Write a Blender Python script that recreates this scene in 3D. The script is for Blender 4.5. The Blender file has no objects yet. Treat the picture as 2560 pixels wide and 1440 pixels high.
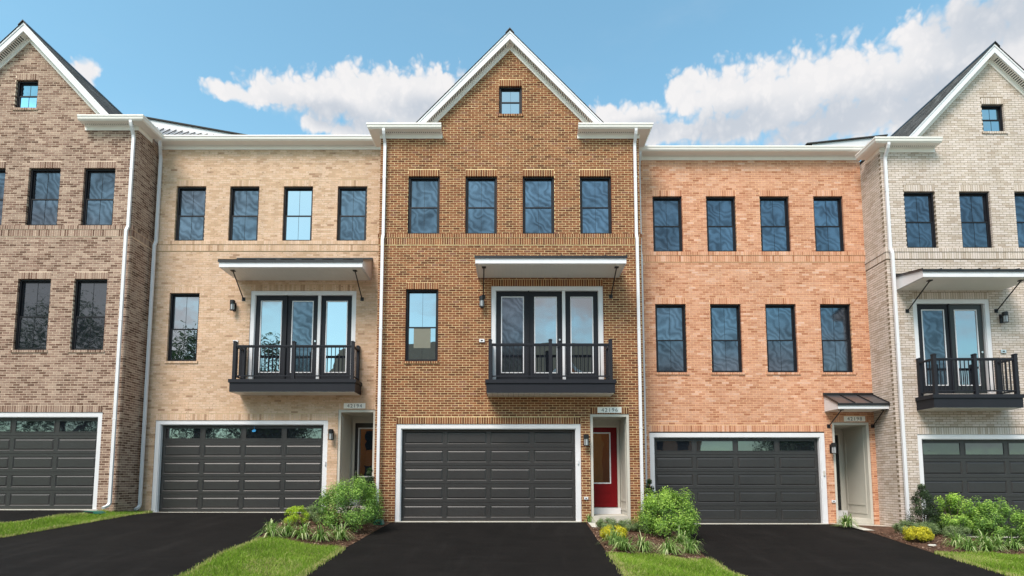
import bpy, math, random
import numpy as np
from mathutils import Vector

SC = bpy.context.scene
COL = SC.collection
R = math.radians
rng = random.Random(7)
nr = np.random.default_rng(11)

# ------------------------------------------------------------------ camera, sky, sun, exposure
cam_d = bpy.data.cameras.new('camera')
cam = bpy.data.objects.new('camera', cam_d)
COL.objects.link(cam)
SC.camera = cam
CAM = Vector((0.0, -16.0, 1.16))
cam.location = CAM
cam.rotation_euler = (R(90 + 5.05), 0, 0)
cam_d.sensor_width = 36.0
cam_d.lens = 36.0 * 1437 / 2560
cam_d.shift_x = 2 / 2560
cam_d.shift_y = 353 / 2560
cam_d.clip_end = 2000

SUN_EL, SUN_AZ = 51.0, 209.0          # degrees; azimuth clockwise from +Y
world = bpy.data.worlds.new('World')
SC.world = world
world.use_nodes = True
SKY_STRENGTH = 0.102
sun_d = bpy.data.lights.new('sun', 'SUN')
sun_d.energy = 1.5
sun_d.angle = R(26)
sun_d.color = (1.0, 0.865, 0.80)
sun = bpy.data.objects.new('sun', sun_d)
COL.objects.link(sun)
sd = Vector((math.sin(R(SUN_AZ)) * math.cos(R(SUN_EL)), math.cos(R(SUN_AZ)) * math.cos(R(SUN_EL)), math.sin(R(SUN_EL))))
sun.rotation_euler = (-sd).to_track_quat('-Z', 'Y').to_euler()
sun.location = (0, 0, 40)
SC.view_settings.view_transform = 'Standard'
SC.view_settings.look = 'None'
SC.view_settings.exposure = 1.61
SC.view_settings.gamma = 1.0
SC.view_settings.use_curve_mapping = False


class NT:
    """tiny node-tree builder"""
    def __init__(self, tree):
        self.t = tree

    def n(self, kind, **kw):
        nd = self.t.nodes.new(kind)
        for k, v in kw.items():
            setattr(nd, k, v)
        return nd

    def put(self, sock, v):
        if v is None:
            return
        if isinstance(v, bpy.types.NodeSocket):
            self.t.links.new(v, sock)
        else:
            sock.default_value = v

    def math(self, op, a, b=None, c=None, clamp=False):
        nd = self.n('ShaderNodeMath', operation=op, use_clamp=clamp)
        self.put(nd.inputs[0], a)
        self.put(nd.inputs[1], b)
        self.put(nd.inputs[2], c)
        return nd.outputs[0]

    def vec(self, op, a, b=None, c=None, out=0):
        nd = self.n('ShaderNodeVectorMath', operation=op)
        self.put(nd.inputs[0], a)
        self.put(nd.inputs[1], b)
        if c is not None:
            self.put(nd.inputs[2], c)
        return nd.outputs[out]

    def noise(self, vec, scale, detail=3, rough=0.5, dist=0.0):
        nd = self.n('ShaderNodeTexNoise')
        self.put(nd.inputs['Vector'], vec)
        nd.inputs['Scale'].default_value = scale
        nd.inputs['Detail'].default_value = detail
        nd.inputs['Roughness'].default_value = rough
        nd.inputs['Distortion'].default_value = dist
        return nd.outputs[0]

    def mix(self, fac, a, b, blend='MIX'):
        nd = self.n('ShaderNodeMix', data_type='RGBA', blend_type=blend)
        self.put(nd.inputs[0], fac)
        self.put(nd.inputs[6], a)
        self.put(nd.inputs[7], b)
        return nd.outputs[2]

    def ramp(self, fac, stops, interp='LINEAR'):
        nd = self.n('ShaderNodeValToRGB')
        cr = nd.color_ramp
        cr.interpolation = interp
        while len(cr.elements) < len(stops):
            cr.elements.new(0.5)
        for e, (p, c) in zip(cr.elements, stops):
            e.position = p
            e.color = c
        self.put(nd.inputs[0], fac)
        return nd.outputs[0]

    def maprange(self, v, a, b, c=0.0, d=1.0, smooth=True):
        nd = self.n('ShaderNodeMapRange', interpolation_type='SMOOTHSTEP' if smooth else 'LINEAR')
        self.put(nd.inputs[0], v)
        for i, x in zip((1, 2, 3, 4), (a, b, c, d)):
            nd.inputs[i].default_value = x
        return nd.outputs[0]


def lin(r, g, b, k=1.0):
    f = lambda c: ((c / 255 + 0.055) / 1.055) ** 2.4 if c > 10 else c / 255 / 12.92
    return (f(r) * k, f(g) * k, f(b) * k, 1.0)


def build_sky():
    T = NT(world.node_tree)
    world.node_tree.nodes.clear()
    out = T.n('ShaderNodeOutputWorld')
    bg = T.n('ShaderNodeBackground')
    bg.inputs['Strength'].default_value = SKY_STRENGTH
    T.t.links.new(bg.outputs[0], out.inputs[0])
    sky = T.n('ShaderNodeTexSky', sky_type='NISHITA')
    sky.sun_disc = False
    sky.sun_elevation = R(SUN_EL)
    sky.sun_rotation = R(SUN_AZ)
    sky.altitude = 50
    sky.air_density = 1.0
    sky.dust_density = 1.0
    sky.ozone_density = 1.0
    skyc = T.mix(1.0, sky.outputs[0], (0.82, 1.075, 0.915, 1), 'MULTIPLY')
    d = T.n('ShaderNodeTexCoord').outputs['Generated']
    sep = T.n('ShaderNodeSeparateXYZ')
    T.put(sep.inputs[0], d)
    az = T.math('ARCTAN2', sep.outputs[0], sep.outputs[1])
    el = T.math('ARCSINE', sep.outputs[2])
    comb = T.n('ShaderNodeCombineXYZ')
    T.put(comb.inputs[0], az)
    T.put(comb.inputs[1], el)
    uv = comb.outputs[0]
    # cumulus banks over the roofs: centre azimuth, elevation, half sizes
    banks = [(-0.463, 0.563, 0.056, 0.012), (-0.403, 0.578, 0.056, 0.022), (-0.339, 0.588, 0.059, 0.03), (-0.279, 0.602, 0.061, 0.034), (-0.23, 0.606, 0.056, 0.032),
             (-0.159, 0.612, 0.065, 0.036), (-0.109, 0.61, 0.058, 0.034), (-0.05, 0.605, 0.044, 0.026), (-0.666, 0.534, 0.018, 0.015), (-0.337, 0.545, 0.026, 0.012),
             (-0.297, 0.543, 0.04, 0.012), (-0.236, 0.558, 0.048, 0.015), (-0.187, 0.574, 0.042, 0.012), (0.176, 0.58, 0.039, 0.022), (0.232, 0.569, 0.056, 0.019),
             (0.308, 0.594, 0.033, 0.029), (0.367, 0.581, 0.067, 0.039), (0.43, 0.574, 0.067, 0.041), (0.489, 0.564, 0.063, 0.046), (0.54, 0.565, 0.06, 0.041),
             (0.598, 0.546, 0.056, 0.042), (0.647, 0.544, 0.052, 0.04), (0.703, 0.551, 0.043, 0.06), (0.79, 0.53, 0.075, 0.09), (0.273, 0.548, 0.075, 0.017),
             (0.428, 0.539, 0.109, 0.022), (0.553, 0.51, 0.117, 0.022), (0.90, 0.50, 0.1, 0.08), (-0.85, 0.44, 0.09, 0.03),
             (0.595, 0.511, 0.086, 0.029), (0.658, 0.499, 0.069, 0.039), (0.717, 0.493, 0.059, 0.053), (-0.271, 0.585, 0.143, 0.022), (-0.145, 0.597, 0.093, 0.024), (0.649, 0.567, 0.042, 0.039)]
    bases = [(-0.298, 0.564, 0.1, 0.018), (-0.144, 0.587, 0.079, 0.02), (0.384, 0.540, 0.094, 0.024), (0.521, 0.516, 0.127, 0.03), (0.654, 0.507, 0.07, 0.034),
             (0.739, 0.567, 0.069, 0.037), (0.218, 0.552, 0.077, 0.017)]

    def field(lst, warp):
        acc = None
        for (u, v, a, b) in lst:
            q = T.vec('MULTIPLY_ADD', warp, (1 / a, 1 / b, 0), (-u / a, -v / b, 0))
            L = T.vec('LENGTH', q, out=1)
            if acc is None:
                acc = L
            else:
                acc = T.math('SMOOTH_MIN', acc, L, 0.35)
        return acc
    wn = T.n('ShaderNodeTexNoise')
    T.put(wn.inputs['Vector'], uv)
    wn.inputs['Scale'].default_value = 26
    wn.inputs['Detail'].default_value = 4
    wv = T.vec('MULTIPLY', T.vec('SUBTRACT', wn.outputs['Color'], (0.5, 0.5, 0.5)), (0.030, 0.022, 0))
    uvw = T.vec('ADD', uv, wv)
    L = field(banks, uvw)
    puff = T.noise(T.vec('MULTIPLY', uv, (1.0, 1.35, 1)), 38, 8, 0.58)
    fine = T.noise(T.vec('MULTIPLY', uv, (1.0, 1.25, 1)), 14, 6, 0.55)
    def lobes(sc, amt):
        v = T.n('ShaderNodeTexVoronoi', feature='F1', voronoi_dimensions='2D')
        T.put(v.inputs['Vector'], uvw)
        v.inputs['Scale'].default_value = sc
        return T.math('MULTIPLY', T.math('SUBTRACT', 0.50, v.outputs['Distance']), amt)
    billow = T.math('ADD', T.math('ADD', lobes(30, 0.55), lobes(68, 0.40)), lobes(150, 0.22))
    dens = T.math('ADD', T.math('ADD', T.math('SUBTRACT', 1.03, L), billow), T.math('MULTIPLY', T.math('SUBTRACT', puff, 0.5), 0.35))
    crisp = T.maprange(dens, -0.08, 0.46)
    soft = T.maprange(dens, -0.40, 0.42)
    # the rest of the dome: scattered clouds of the same kind
    big = T.noise(T.vec('MULTIPLY', d, (1, 1, 2.4)), 2.1, 8, 0.56)
    fwd = T.vec('DOT_PRODUCT', d, (0.0, 0.866, 0.5), out=1)
    rest = T.math('MULTIPLY', T.maprange(big, 0.46, 0.62), T.maprange(fwd, 0.66, 0.50))
    wisp = T.math('MULTIPLY', T.maprange(T.noise(T.vec('MULTIPLY', d, (1, 1, 3.0)), 4.0, 7, 0.62), 0.5, 0.95), 0.10)
    G = T.maprange(T.math('ADD', field(bases, uvw), T.math('MULTIPLY', T.math('SUBTRACT', fine, 0.5), 0.9)), 1.7, 0.35)
    gm = T.math('MULTIPLY', G, 0.9)
    a_front = T.math('ADD', T.math('MULTIPLY', crisp, T.math('SUBTRACT', 1.0, gm)), T.math('MULTIPLY', soft, gm))
    alpha = T.math('MAXIMUM', T.math('MAXIMUM', a_front, rest), wisp)
    lit = T.math('MULTIPLY', T.maprange(billow, 0.0, 0.55), 0.32)
    shade = T.math('SUBTRACT', T.math('ADD', T.math('MULTIPLY', G, 0.85), 0.10), lit, clamp=True)
    cloud = T.mix(shade, (2.92, 2.88, 2.90, 1), (1.85, 2.02, 2.26, 1))
    T.put(bg.inputs['Color'], T.mix(alpha, skyc, cloud))


build_sky()

# ------------------------------------------------------------------ materials
MATS = {}


def new_mat(name):
    m = bpy.data.materials.new(name)
    m.use_nodes = True
    m.node_tree.nodes.clear()
    T = NT(m.node_tree)
    out = T.n('ShaderNodeOutputMaterial')
    MATS[name] = m
    return m, T, out


def principled(T, out, color, rough=0.5, spec=0.5, metal=0.0, normal=None):
    p = T.n('ShaderNodeBsdfPrincipled')
    T.put(p.inputs['Base Color'], color)
    T.put(p.inputs['Roughness'], rough)
    T.put(p.inputs['Specular IOR Level'], spec)
    T.put(p.inputs['Metallic'], metal)
    if normal is not None:
        T.put(p.inputs['Normal'], normal)
    T.t.links.new(p.outputs[0], out.inputs[0])
    return p


def wpos(T):
    return T.n('ShaderNodeNewGeometry').outputs['Position']


def bump(T, h, strength, dist=0.01):
    b = T.n('ShaderNodeBump')
    b.inputs['Strength'].default_value = strength
    b.inputs['Distance'].default_value = dist
    T.put(b.inputs['Height'], h)
    return b.outputs[0]


def painted(name, col, rough=0.45, var=0.12, scale=3.0, spec=0.4, grain=0.0, metal=0.0):
    m, T, out = new_mat(name)
    P = wpos(T)
    n1 = T.noise(P, scale, 4)
    n2 = T.noise(T.vec('MULTIPLY', P, (6, 6, 1)), 4.0, 3)
    f = T.math('ADD', T.math('MULTIPLY', T.math('SUBTRACT', n1, 0.5), var * 2), T.math('MULTIPLY', T.math('SUBTRACT', n2, 0.5), var))
    k = T.math('ADD', f, 1.0)
    c = T.vec('SCALE', col[:3], None)
    nd = c.node
    T.put(nd.inputs['Scale'], k)
    nrm = None
    if grain:
        nrm = bump(T, T.noise(P, 180, 2), grain, 0.004)
    principled(T, out, c, rough, spec, metal, nrm)
    return m


def brick_mat(name, stops, grain=0.2, blotch=0.16, speck=0.0):
    m, T, out = new_mat(name)
    at = T.n('ShaderNodeAttribute', attribute_name='shade')
    oi = T.n('ShaderNodeObjectInfo')
    fac = T.math('FRACT', T.math('ADD', at.outputs['Fac'], oi.outputs['Random']))
    col = T.ramp(fac, stops)
    P = wpos(T)
    n1 = T.noise(P, 28, 5, 0.65)
    n2 = T.noise(P, 0.55, 3)
    k = T.math('ADD', T.math('ADD', T.math('MULTIPLY', T.math('SUBTRACT', n1, 0.5), grain * 2), T.math('MULTIPLY', T.math('SUBTRACT', n2, 0.5), blotch * 2)), T.maprange(T.noise(T.vec('MULTIPLY', P, (2.6, 2.6, 0.16)), 1.0, 5, 0.62), 0.3, 0.7, 0.93, 1.06))
    c = T.vec('SCALE', col, None)
    T.put(c.node.inputs['Scale'], k)
    # sparse pale mortar smears left on the faces
    sm = T.math('MULTIPLY', T.maprange(T.noise(P, 5.5, 6, 0.7), 0.66, 0.74), 0.18)
    c2 = T.mix(sm, c, (0.62, 0.52, 0.40, 1))
    if speck:   # dark firing marks on some bricks
        q = T.noise(T.vec('MULTIPLY', P, (1.0, 1.0, 2.2)), 13.0, 2, 0.5)
        c2 = T.mix(T.math('MULTIPLY', T.maprange(q, 0.63, 0.70), speck), c2, (0.16, 0.095, 0.05, 1))
    principled(T, out, c2, 0.88, 0.2, 0, bump(T, n1, 0.5, 0.004))
    return m


def mortar_mat(name, col):
    m, T, out = new_mat(name)
    P = wpos(T)
    k = T.math('ADD', T.math('MULTIPLY', T.math('SUBTRACT', T.noise(P, 2.2, 5), 0.5), 0.5), 1.0)
    c = T.vec('SCALE', col[:3], None)
    T.put(c.node.inputs['Scale'], k)
    principled(T, out, c, 0.95, 0.1)
    return m


AL = 0.84
brick_mat('brick_taupe', [(0.0, lin(104, 80, 68, AL)), (0.08, lin(109, 82, 68, AL)), (0.3, lin(138, 110, 96, AL)), (0.7, lin(158, 133, 117, AL)), (1.0, lin(181, 157, 139, AL))])
brick_mat('brick_cream', [(0.0, lin(171, 137, 113, AL)), (0.06, lin(199, 166, 137, AL)), (0.4, lin(216, 182, 154, AL)), (0.8, lin(223, 193, 169, AL)), (1.0, lin(210, 179, 154, AL))], speck=0.55)
brick_mat('brick_brown', [(0.0, lin(100, 61, 42, AL)), (0.25, lin(121, 76, 51, AL)), (0.55, lin(135, 86, 59, AL)), (0.85, lin(147, 97, 66, AL)), (1.0, lin(130, 88, 73, AL))])
brick_mat('brick_orange', [(0.0, lin(172, 114, 86, AL)), (0.12, lin(192, 135, 106, AL)), (0.5, lin(204, 150, 121, AL)), (0.9, lin(214, 164, 137, AL)), (1.0, lin(223, 182, 160, AL))], speck=0.35)
brick_mat('brick_pale', [(0.0, lin(189, 172, 157, AL)), (0.2, lin(205, 191, 177, AL)), (0.6, lin(215, 201, 190, AL)), (1.0, lin(221, 208, 199, AL))])
mortar_mat('mortar_taupe', lin(229, 206, 183, AL))
mortar_mat('mortar_cream', lin(203, 178, 144, AL))
mortar_mat('mortar_brown', lin(238, 211, 162, AL))
mortar_mat('mortar_orange', lin(239, 193, 150, AL))
mortar_mat('mortar_pale', lin(139, 126, 108, AL))
painted('white_trim', (0.67, 0.67, 0.685), 0.4, 0.07)
painted('almond_trim', (0.80, 0.765, 0.715), 0.45, 0.05)
painted('greige_trim', (0.52, 0.50, 0.44), 0.5, 0.06)
painted('black_vinyl', (0.010, 0.010, 0.013), 0.45, 0.1, 3, 0.25)
painted('black_metal', (0.010, 0.010, 0.011), 0.4, 0.1)
painted('charcoal_steel', (0.0255, 0.0248, 0.0245), 0.42, 0.2, 1.6, 0.5, 0.2)
painted('slate_paint', (0.015, 0.016, 0.021), 0.5, 0.12, 3, 0.22)
painted('red_paint', (0.155, 0.0025, 0.005), 0.45, 0.08, 3, 0.2)
painted('dark_door', (0.020, 0.022, 0.022), 0.35, 0.08)
painted('roof_metal', (0.05, 0.05, 0.055), 0.3, 0.1, 2, 0.6)
painted('seam_metal', (0.30, 0.32, 0.35), 0.35, 0.08, 2, 0.6)
painted('satin_steel', (0.6, 0.6, 0.6), 0.3, 0.05, 3, 0.5, 0, 0.9)
painted('numeral_grey', (0.028, 0.03, 0.034), 0.5, 0.05)
painted('plate_white', (0.86, 0.85, 0.80), 0.5, 0.05)
painted('green_plastic', (0.02, 0.13, 0.09), 0.4, 0.15)
painted('blue_tape', (0.04, 0.30, 0.62), 0.6, 0.1)
painted('paper', (0.17, 0.17, 0.135), 0.8, 0.06)
painted('stone_white', (0.62, 0.60, 0.54), 0.8, 0.2, 9)
painted('bark', (0.09, 0.065, 0.045), 0.9, 0.3, 12)
painted('lamp_glass', (0.34, 0.36, 0.37), 0.08, 0.05, 3, 0.8)
painted('bulb_glass', (0.85, 0.82, 0.74), 0.2, 0.02)
painted('drain_iron', (0.006, 0.006, 0.006), 0.7, 0.2)


def stuff_shade(name, stops, rough=0.9, attr='shade', noise_amt=0.15, spec=0.25, translucent=0.0):
    m, T, out = new_mat(name)
    at = T.n('ShaderNodeAttribute', attribute_name=attr)
    col = T.ramp(at.outputs['Fac'], stops)
    k = T.math('ADD', T.math('MULTIPLY', T.math('SUBTRACT', T.noise(wpos(T), 1.7, 4), 0.5), noise_amt * 2), 1.0)
    c = T.vec('SCALE', col, None)
    T.put(c.node.inputs['Scale'], k)
    p = principled(T, out, c, rough, spec)
    if translucent:
        tr = T.n('ShaderNodeBsdfTranslucent')
        T.put(tr.inputs[0], T.mix(1.0, c, (1.25, 1.35, 0.7, 1), 'MULTIPLY'))
        mx = T.n('ShaderNodeMixShader')
        mx.inputs[0].default_value = translucent
        T.t.links.new(p.outputs[0], mx.inputs[1])
        T.t.links.new(tr.outputs[0], mx.inputs[2])
        T.t.links.new(mx.outputs[0], out.inputs[0])
    return m


stuff_shade('shingle', [(0, (0.045, 0.044, 0.042, 1)), (0.4, (0.07, 0.068, 0.064, 1)), (0.8, (0.10, 0.097, 0.091, 1)), (1, (0.15, 0.146, 0.138, 1))], 0.95)
stuff_shade('grass_blade', [(0, (0.070, 0.140, 0.011, 1)), (0.5, (0.180, 0.312, 0.027, 1)), (0.85, (0.33, 0.46, 0.065, 1)), (1, (0.48, 0.44, 0.20, 1))], 0.7, noise_amt=0.3, translucent=0.25)
stuff_shade('chip', [(0, (0.05, 0.025, 0.016, 1)), (0.5, (0.15, 0.082, 0.052, 1)), (0.8, (0.28, 0.175, 0.12, 1)), (1, (0.5, 0.38, 0.28, 1))], 0.9)
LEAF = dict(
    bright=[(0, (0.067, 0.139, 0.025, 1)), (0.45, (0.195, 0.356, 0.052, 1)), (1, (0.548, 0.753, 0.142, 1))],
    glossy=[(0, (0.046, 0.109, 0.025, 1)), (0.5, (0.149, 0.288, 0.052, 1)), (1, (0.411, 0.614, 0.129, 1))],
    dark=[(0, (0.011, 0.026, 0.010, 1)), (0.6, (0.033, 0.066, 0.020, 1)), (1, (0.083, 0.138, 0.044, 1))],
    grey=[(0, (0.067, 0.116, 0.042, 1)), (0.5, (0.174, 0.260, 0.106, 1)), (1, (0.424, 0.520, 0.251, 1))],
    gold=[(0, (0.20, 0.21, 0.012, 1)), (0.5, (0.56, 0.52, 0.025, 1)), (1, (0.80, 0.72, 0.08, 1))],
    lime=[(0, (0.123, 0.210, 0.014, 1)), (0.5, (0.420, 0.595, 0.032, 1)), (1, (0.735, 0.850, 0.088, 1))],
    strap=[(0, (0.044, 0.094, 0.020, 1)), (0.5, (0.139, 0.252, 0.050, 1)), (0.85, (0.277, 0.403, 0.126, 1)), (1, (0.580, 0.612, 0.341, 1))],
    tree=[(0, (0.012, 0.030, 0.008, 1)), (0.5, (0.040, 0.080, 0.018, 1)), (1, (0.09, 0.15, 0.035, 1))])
for k, v in LEAF.items():
    stuff_shade('leaf_' + k, v, 0.42 if k in ('bright', 'glossy', 'dark') else 0.6, noise_amt=0.12, spec=0.4, translucent=0.28)


def ground_mat(name, c1, c2, scale, rough, bumpk=0.4, bscale=60, streak=0.0):
    m, T, out = new_mat(name)
    P = wpos(T)
    f = T.noise(P, scale, 6, 0.6)
    col = T.mix(T.maprange(f, 0.3, 0.7), c1, c2)
    fine = T.noise(P, bscale, 4, 0.6)
    k = T.math('ADD', T.math('MULTIPLY', T.math('SUBTRACT', fine, 0.5), 0.5), 1.0)
    c = T.vec('SCALE', col, None)
    T.put(c.node.inputs['Scale'], k)
    if streak:
        a = T.noise(T.vec('MULTIPLY', P, (0.7, 9.0, 1.0)), 1.6, 5, 0.65)
        b = T.maprange(T.noise(P, 210, 2, 0.5), 0.66, 0.78)
        w = T.maprange(T.noise(T.vec('MULTIPLY', P, (2.4, 0.35, 1.0)), 1.0, 4, 0.6), 0.5, 0.75)
        lift = T.math('ADD', T.math('ADD', T.math('MULTIPLY', T.maprange(a, 0.45, 0.8), streak), T.math('MULTIPLY', b, streak * 2.2)), T.math('MULTIPLY', w, streak * .8))
        c = T.vec('ADD', c, T.vec('SCALE', (0.95, 0.88, 0.82), None))
        T.put(c.node.inputs[1].links[0].from_node.inputs['Scale'], lift)
    principled(T, out, c, rough, 0.15, 0, bump(T, fine, bumpk, 0.01))
    return m


ground_mat('asphalt', (0.0048, 0.0040, 0.0036, 1), (0.0075, 0.0063, 0.0057, 1), 1.3, 0.9, 0.5, 110, 0.006)
ground_mat('bounce_concrete', (0.44, 0.43, 0.40, 1), (0.54, 0.53, 0.50, 1), 0.6, 0.9, 0.4, 90)  # unseen street paving, made pale to throw light up under the eaves
ground_mat('concrete', (0.46, 0.44, 0.38, 1), (0.58, 0.55, 0.48, 1), 2.5, 0.9, 0.3, 70)
ground_mat('soil', (0.05, 0.055, 0.02, 1), (0.09, 0.08, 0.035, 1), 2.0, 0.95, 0.6, 40)
ground_mat('mulch', (0.06, 0.032, 0.021, 1), (0.14, 0.08, 0.052, 1), 9.0, 0.95, 1.0, 45)
ground_mat('meadow', (0.05, 0.09, 0.02, 1), (0.09, 0.13, 0.03, 1), 0.3, 0.95, 0.5, 20)


def glass_mat(name, refl, rough, screen):
    m, T, out = new_mat(name)
    oi = T.n('ShaderNodeObjectInfo')
    P = wpos(T)
    base = T.n('ShaderNodeBsdfDiffuse')
    base.inputs[0].default_value = (0.010, 0.012, 0.016, 1)
    gl = T.n('ShaderNodeBsdfGlossy')
    gl.inputs['Roughness'].default_value = rough
    gl.inputs['Color'].default_value = (0.42, 0.80, 1.0, 1) if screen == 'blue' else (0.70, 0.82, 0.98, 1) if screen else (0.86, 0.93, 1.0, 1)
    wob = T.noise(T.vec('ADD', P, T.vec('SCALE', oi.outputs['Color'], None)), 1.3, 2)
    T.put(gl.inputs['Normal'], bump(T, wob, 0.06, 0.05))
    fac = refl
    if screen is True:
        # woven insect screen: its mesh reads as drifting watered-silk bands
        off = T.n('ShaderNodeCombineXYZ')
        T.put(off.inputs[0], T.math('MULTIPLY', oi.outputs['Random'], 37.0))
        T.put(off.inputs[2], T.math('MULTIPLY', oi.outputs['Random'], 91.0))
        q = T.vec('ADD', P, off.outputs[0])
        warp = T.n('ShaderNodeTexNoise')
        T.put(warp.inputs['Vector'], q)
        warp.inputs['Scale'].default_value = 1.7
        warp.inputs['Detail'].default_value = 2
        q2 = T.vec('ADD', q, T.vec('MULTIPLY', T.vec('SUBTRACT', warp.outputs['Color'], (0.5, 0.5, 0.5)), (1.1, 0, 1.1)))
        w = T.n('ShaderNodeTexWave', wave_type='BANDS', bands_direction='DIAGONAL')
        T.put(w.inputs['Vector'], q2)
        w.inputs['Scale'].default_value = 2.1
        w.inputs['Distortion'].default_value = 3.5
        w.inputs['Detail'].default_value = 1.0
        w.inputs['Detail Scale'].default_value = 1.4
        soft = T.noise(q, 1.6, 3)
        fac = T.math('ADD', T.math('MULTIPLY', w.outputs[1], refl * 0.46), T.math('MULTIPLY', soft, refl * 1.4))
    fac = T.math('MULTIPLY', T.math('ADD', T.math('MULTIPLY', oi.outputs['Random'], 0.5), 0.75), fac)
    mx = T.n('ShaderNodeMixShader')
    T.put(mx.inputs[0], fac)
    T.t.links.new(base.outputs[0], mx.inputs[1])
    T.t.links.new(gl.outputs[0], mx.inputs[2])
    T.t.links.new(mx.outputs[0], out.inputs[0])
    return m


glass_mat('glass_clear', 0.38, 0.01, False)
glass_mat('glass_entry', 0.26, 0.01, False)
glass_mat('glass_bright', 0.56, 0.01, False)
glass_mat('glass_blue', 0.60, 0.01, 'blue')
glass_mat('glass_screen', 0.155, 0.10, True)
glass_mat('glass_door', 0.13, 0.02, False)


# ------------------------------------------------------------------ mesh helpers
class MB:
    def __init__(self):
        self.v, self.f = [], []

    def quad(self, a, b, c, d):
        i = len(self.v)
        self.v += [a, b, c, d]
        self.f.append((i, i + 1, i + 2, i + 3))
        return self

    def poly(self, pts):
        i = len(self.v)
        self.v += list(pts)
        self.f.append(tuple(range(i, i + len(pts))))
        return self

    def box(self, x0, x1, y0, y1, z0, z1):
        i = len(self.v)
        self.v += [(x0, y0, z0), (x1, y0, z0), (x1, y1, z0), (x0, y1, z0), (x0, y0, z1), (x1, y0, z1), (x1, y1, z1), (x0, y1, z1)]
        self.f += [tuple(i + k for k in q) for q in ((0, 1, 5, 4), (1, 2, 6, 5), (2, 3, 7, 6), (3, 0, 4, 7), (4, 5, 6, 7), (3, 2, 1, 0))]
        return self

    def prism(self, poly, axis, a, b):
        """extrude a 2-D polygon: axis 'x' takes (y,z), 'y' takes (x,z), 'z' takes (x,y)"""
        n = len(poly)
        mk = {'x': lambda p, t: (t, p[0], p[1]), 'y': lambda p, t: (p[0], t, p[1]), 'z': lambda p, t: (p[0], p[1], t)}[axis]
        i = len(self.v)
        self.v += [mk(p, a) for p in poly] + [mk(p, b) for p in poly]
        self.f.append(tuple(i + k for k in range(n)))
        self.f.append(tuple(i + n + k for k in reversed(range(n))))
        for k in range(n):
            j = (k + 1) % n
            self.f.append((i + k, i + n + k, i + n + j, i + j))
        return self

    def sweep(self, path, shape, caps=True):
        """rings: shape(k) gives the ring of points at path index k"""
        i = len(self.v)
        rings = [shape(k) for k in range(len(path))]
        n = len(rings[0])
        for r in rings:
            self.v += r
        for k in range(len(rings) - 1):
            for j in range(n):
                l = (j + 1) % n
                self.f.append((i + k * n + j, i + k * n + l, i + (k + 1) * n + l, i + (k + 1) * n + j))
        if caps:
            self.f.append(tuple(i + j for j in reversed(range(n))))
            self.f.append(tuple(i + (len(rings) - 1) * n + j for j in range(n)))
        return self

    def tube(self, path, r, n=8, caps=True):
        pts = [Vector(p) for p in path]
        rr = r if isinstance(r, (list, tuple)) else [r] * len(pts)

        def ring(k):
            t = (pts[min(k + 1, len(pts) - 1)] - pts[max(k - 1, 0)]).normalized()
            a = t.cross(Vector((0, 0, 1)))
            if a.length < 1e-3:
                a = t.cross(Vector((1, 0, 0)))
            a.normalize()
            b = t.cross(a)
            return [tuple(pts[k] + (a * math.cos(6.28318 * j / n) + b * math.sin(6.28318 * j / n)) * rr[k]) for j in range(n)]
        return self.sweep(pts, ring, caps)

    def cyl(self, cx, cy, z0, z1, r, n=12, r2=None):
        return self.tube([(cx, cy, z0), (cx, cy, z1)], [r, r if r2 is None else r2], n)

    def mesh(self, name, mat):
        me = bpy.data.meshes.new(name)
        me.from_pydata(self.v, [], self.f)
        me.materials.append(MATS[mat])
        return me

    def build(self, name, mat, parent=None, loc=(0, 0, 0), kind=None):
        return link(name, self.mesh(name, mat), parent, loc, kind)


def link(name, me, parent=None, loc=(0, 0, 0), kind=None):
    o = bpy.data.objects.new(name, me)
    COL.objects.link(o)
    o.parent = parent
    o.location = loc
    if kind:
        o['kind'] = kind
    return o


def thing(name, label, cat, loc=(0, 0, 0), group=None):
    o = bpy.data.objects.new(name, None)
    COL.objects.link(o)
    o.empty_display_size = 0.2
    o.location = loc
    o['label'], o['category'] = label, cat
    if group:
        o['group'] = group
    return o


def np_mesh(name, V, F, mat, shade=None):
    """V (n,3), F (m,k) with k=3 or 4; shade (m,) per face"""
    me = bpy.data.meshes.new(name)
    m, k = F.shape
    me.vertices.add(len(V))
    me.vertices.foreach_set('co', np.asarray(V, np.float32).ravel())
    me.loops.add(m * k)
    me.loops.foreach_set('vertex_index', np.asarray(F, np.int32).ravel())
    me.polygons.add(m)
    me.polygons.foreach_set('loop_start', np.arange(0, m * k, k, dtype=np.int32))
    me.polygons.foreach_set('loop_total', np.full(m, k, np.int32))
    me.polygons.foreach_set('use_smooth', np.zeros(m, bool))
    if shade is not None:
        a = me.attributes.new('shade', 'FLOAT', 'FACE')
        a.data.foreach_set('value', np.asarray(shade, np.float32))
    me.update(calc_edges=True)
    me.materials.append(MATS[mat])
    return me


# ------------------------------------------------------------------ ground shape
GX = [(-60, .33), (-11.6, .33), (-10.7, .21), (-5.2, .20), (-3.5, .0), (2.0, 0), (4.0, -.13), (9.2, -.13), (11.2, -.19), (12.4, -.42), (60, -.42)]


def gx(x):
    for (a, za), (b, zb) in zip(GX, GX[1:]):
        if a <= x <= b:
            t = (x - a) / (b - a)
            t = t * t * (3 - 2 * t)
            return za + (zb - za) * t
    return 0.0


STREET_Y = -6.95  # street edge drawn in so the pale paving bounces more light


def gz(x, y):
    s = max(0.0, min(1.0, (-y - 5.5) / 3.5))      # cross fall evens out towards the street
    return gx(x) * (1 - s) + .076 * max(min(y, 0), STREET_Y)


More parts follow.
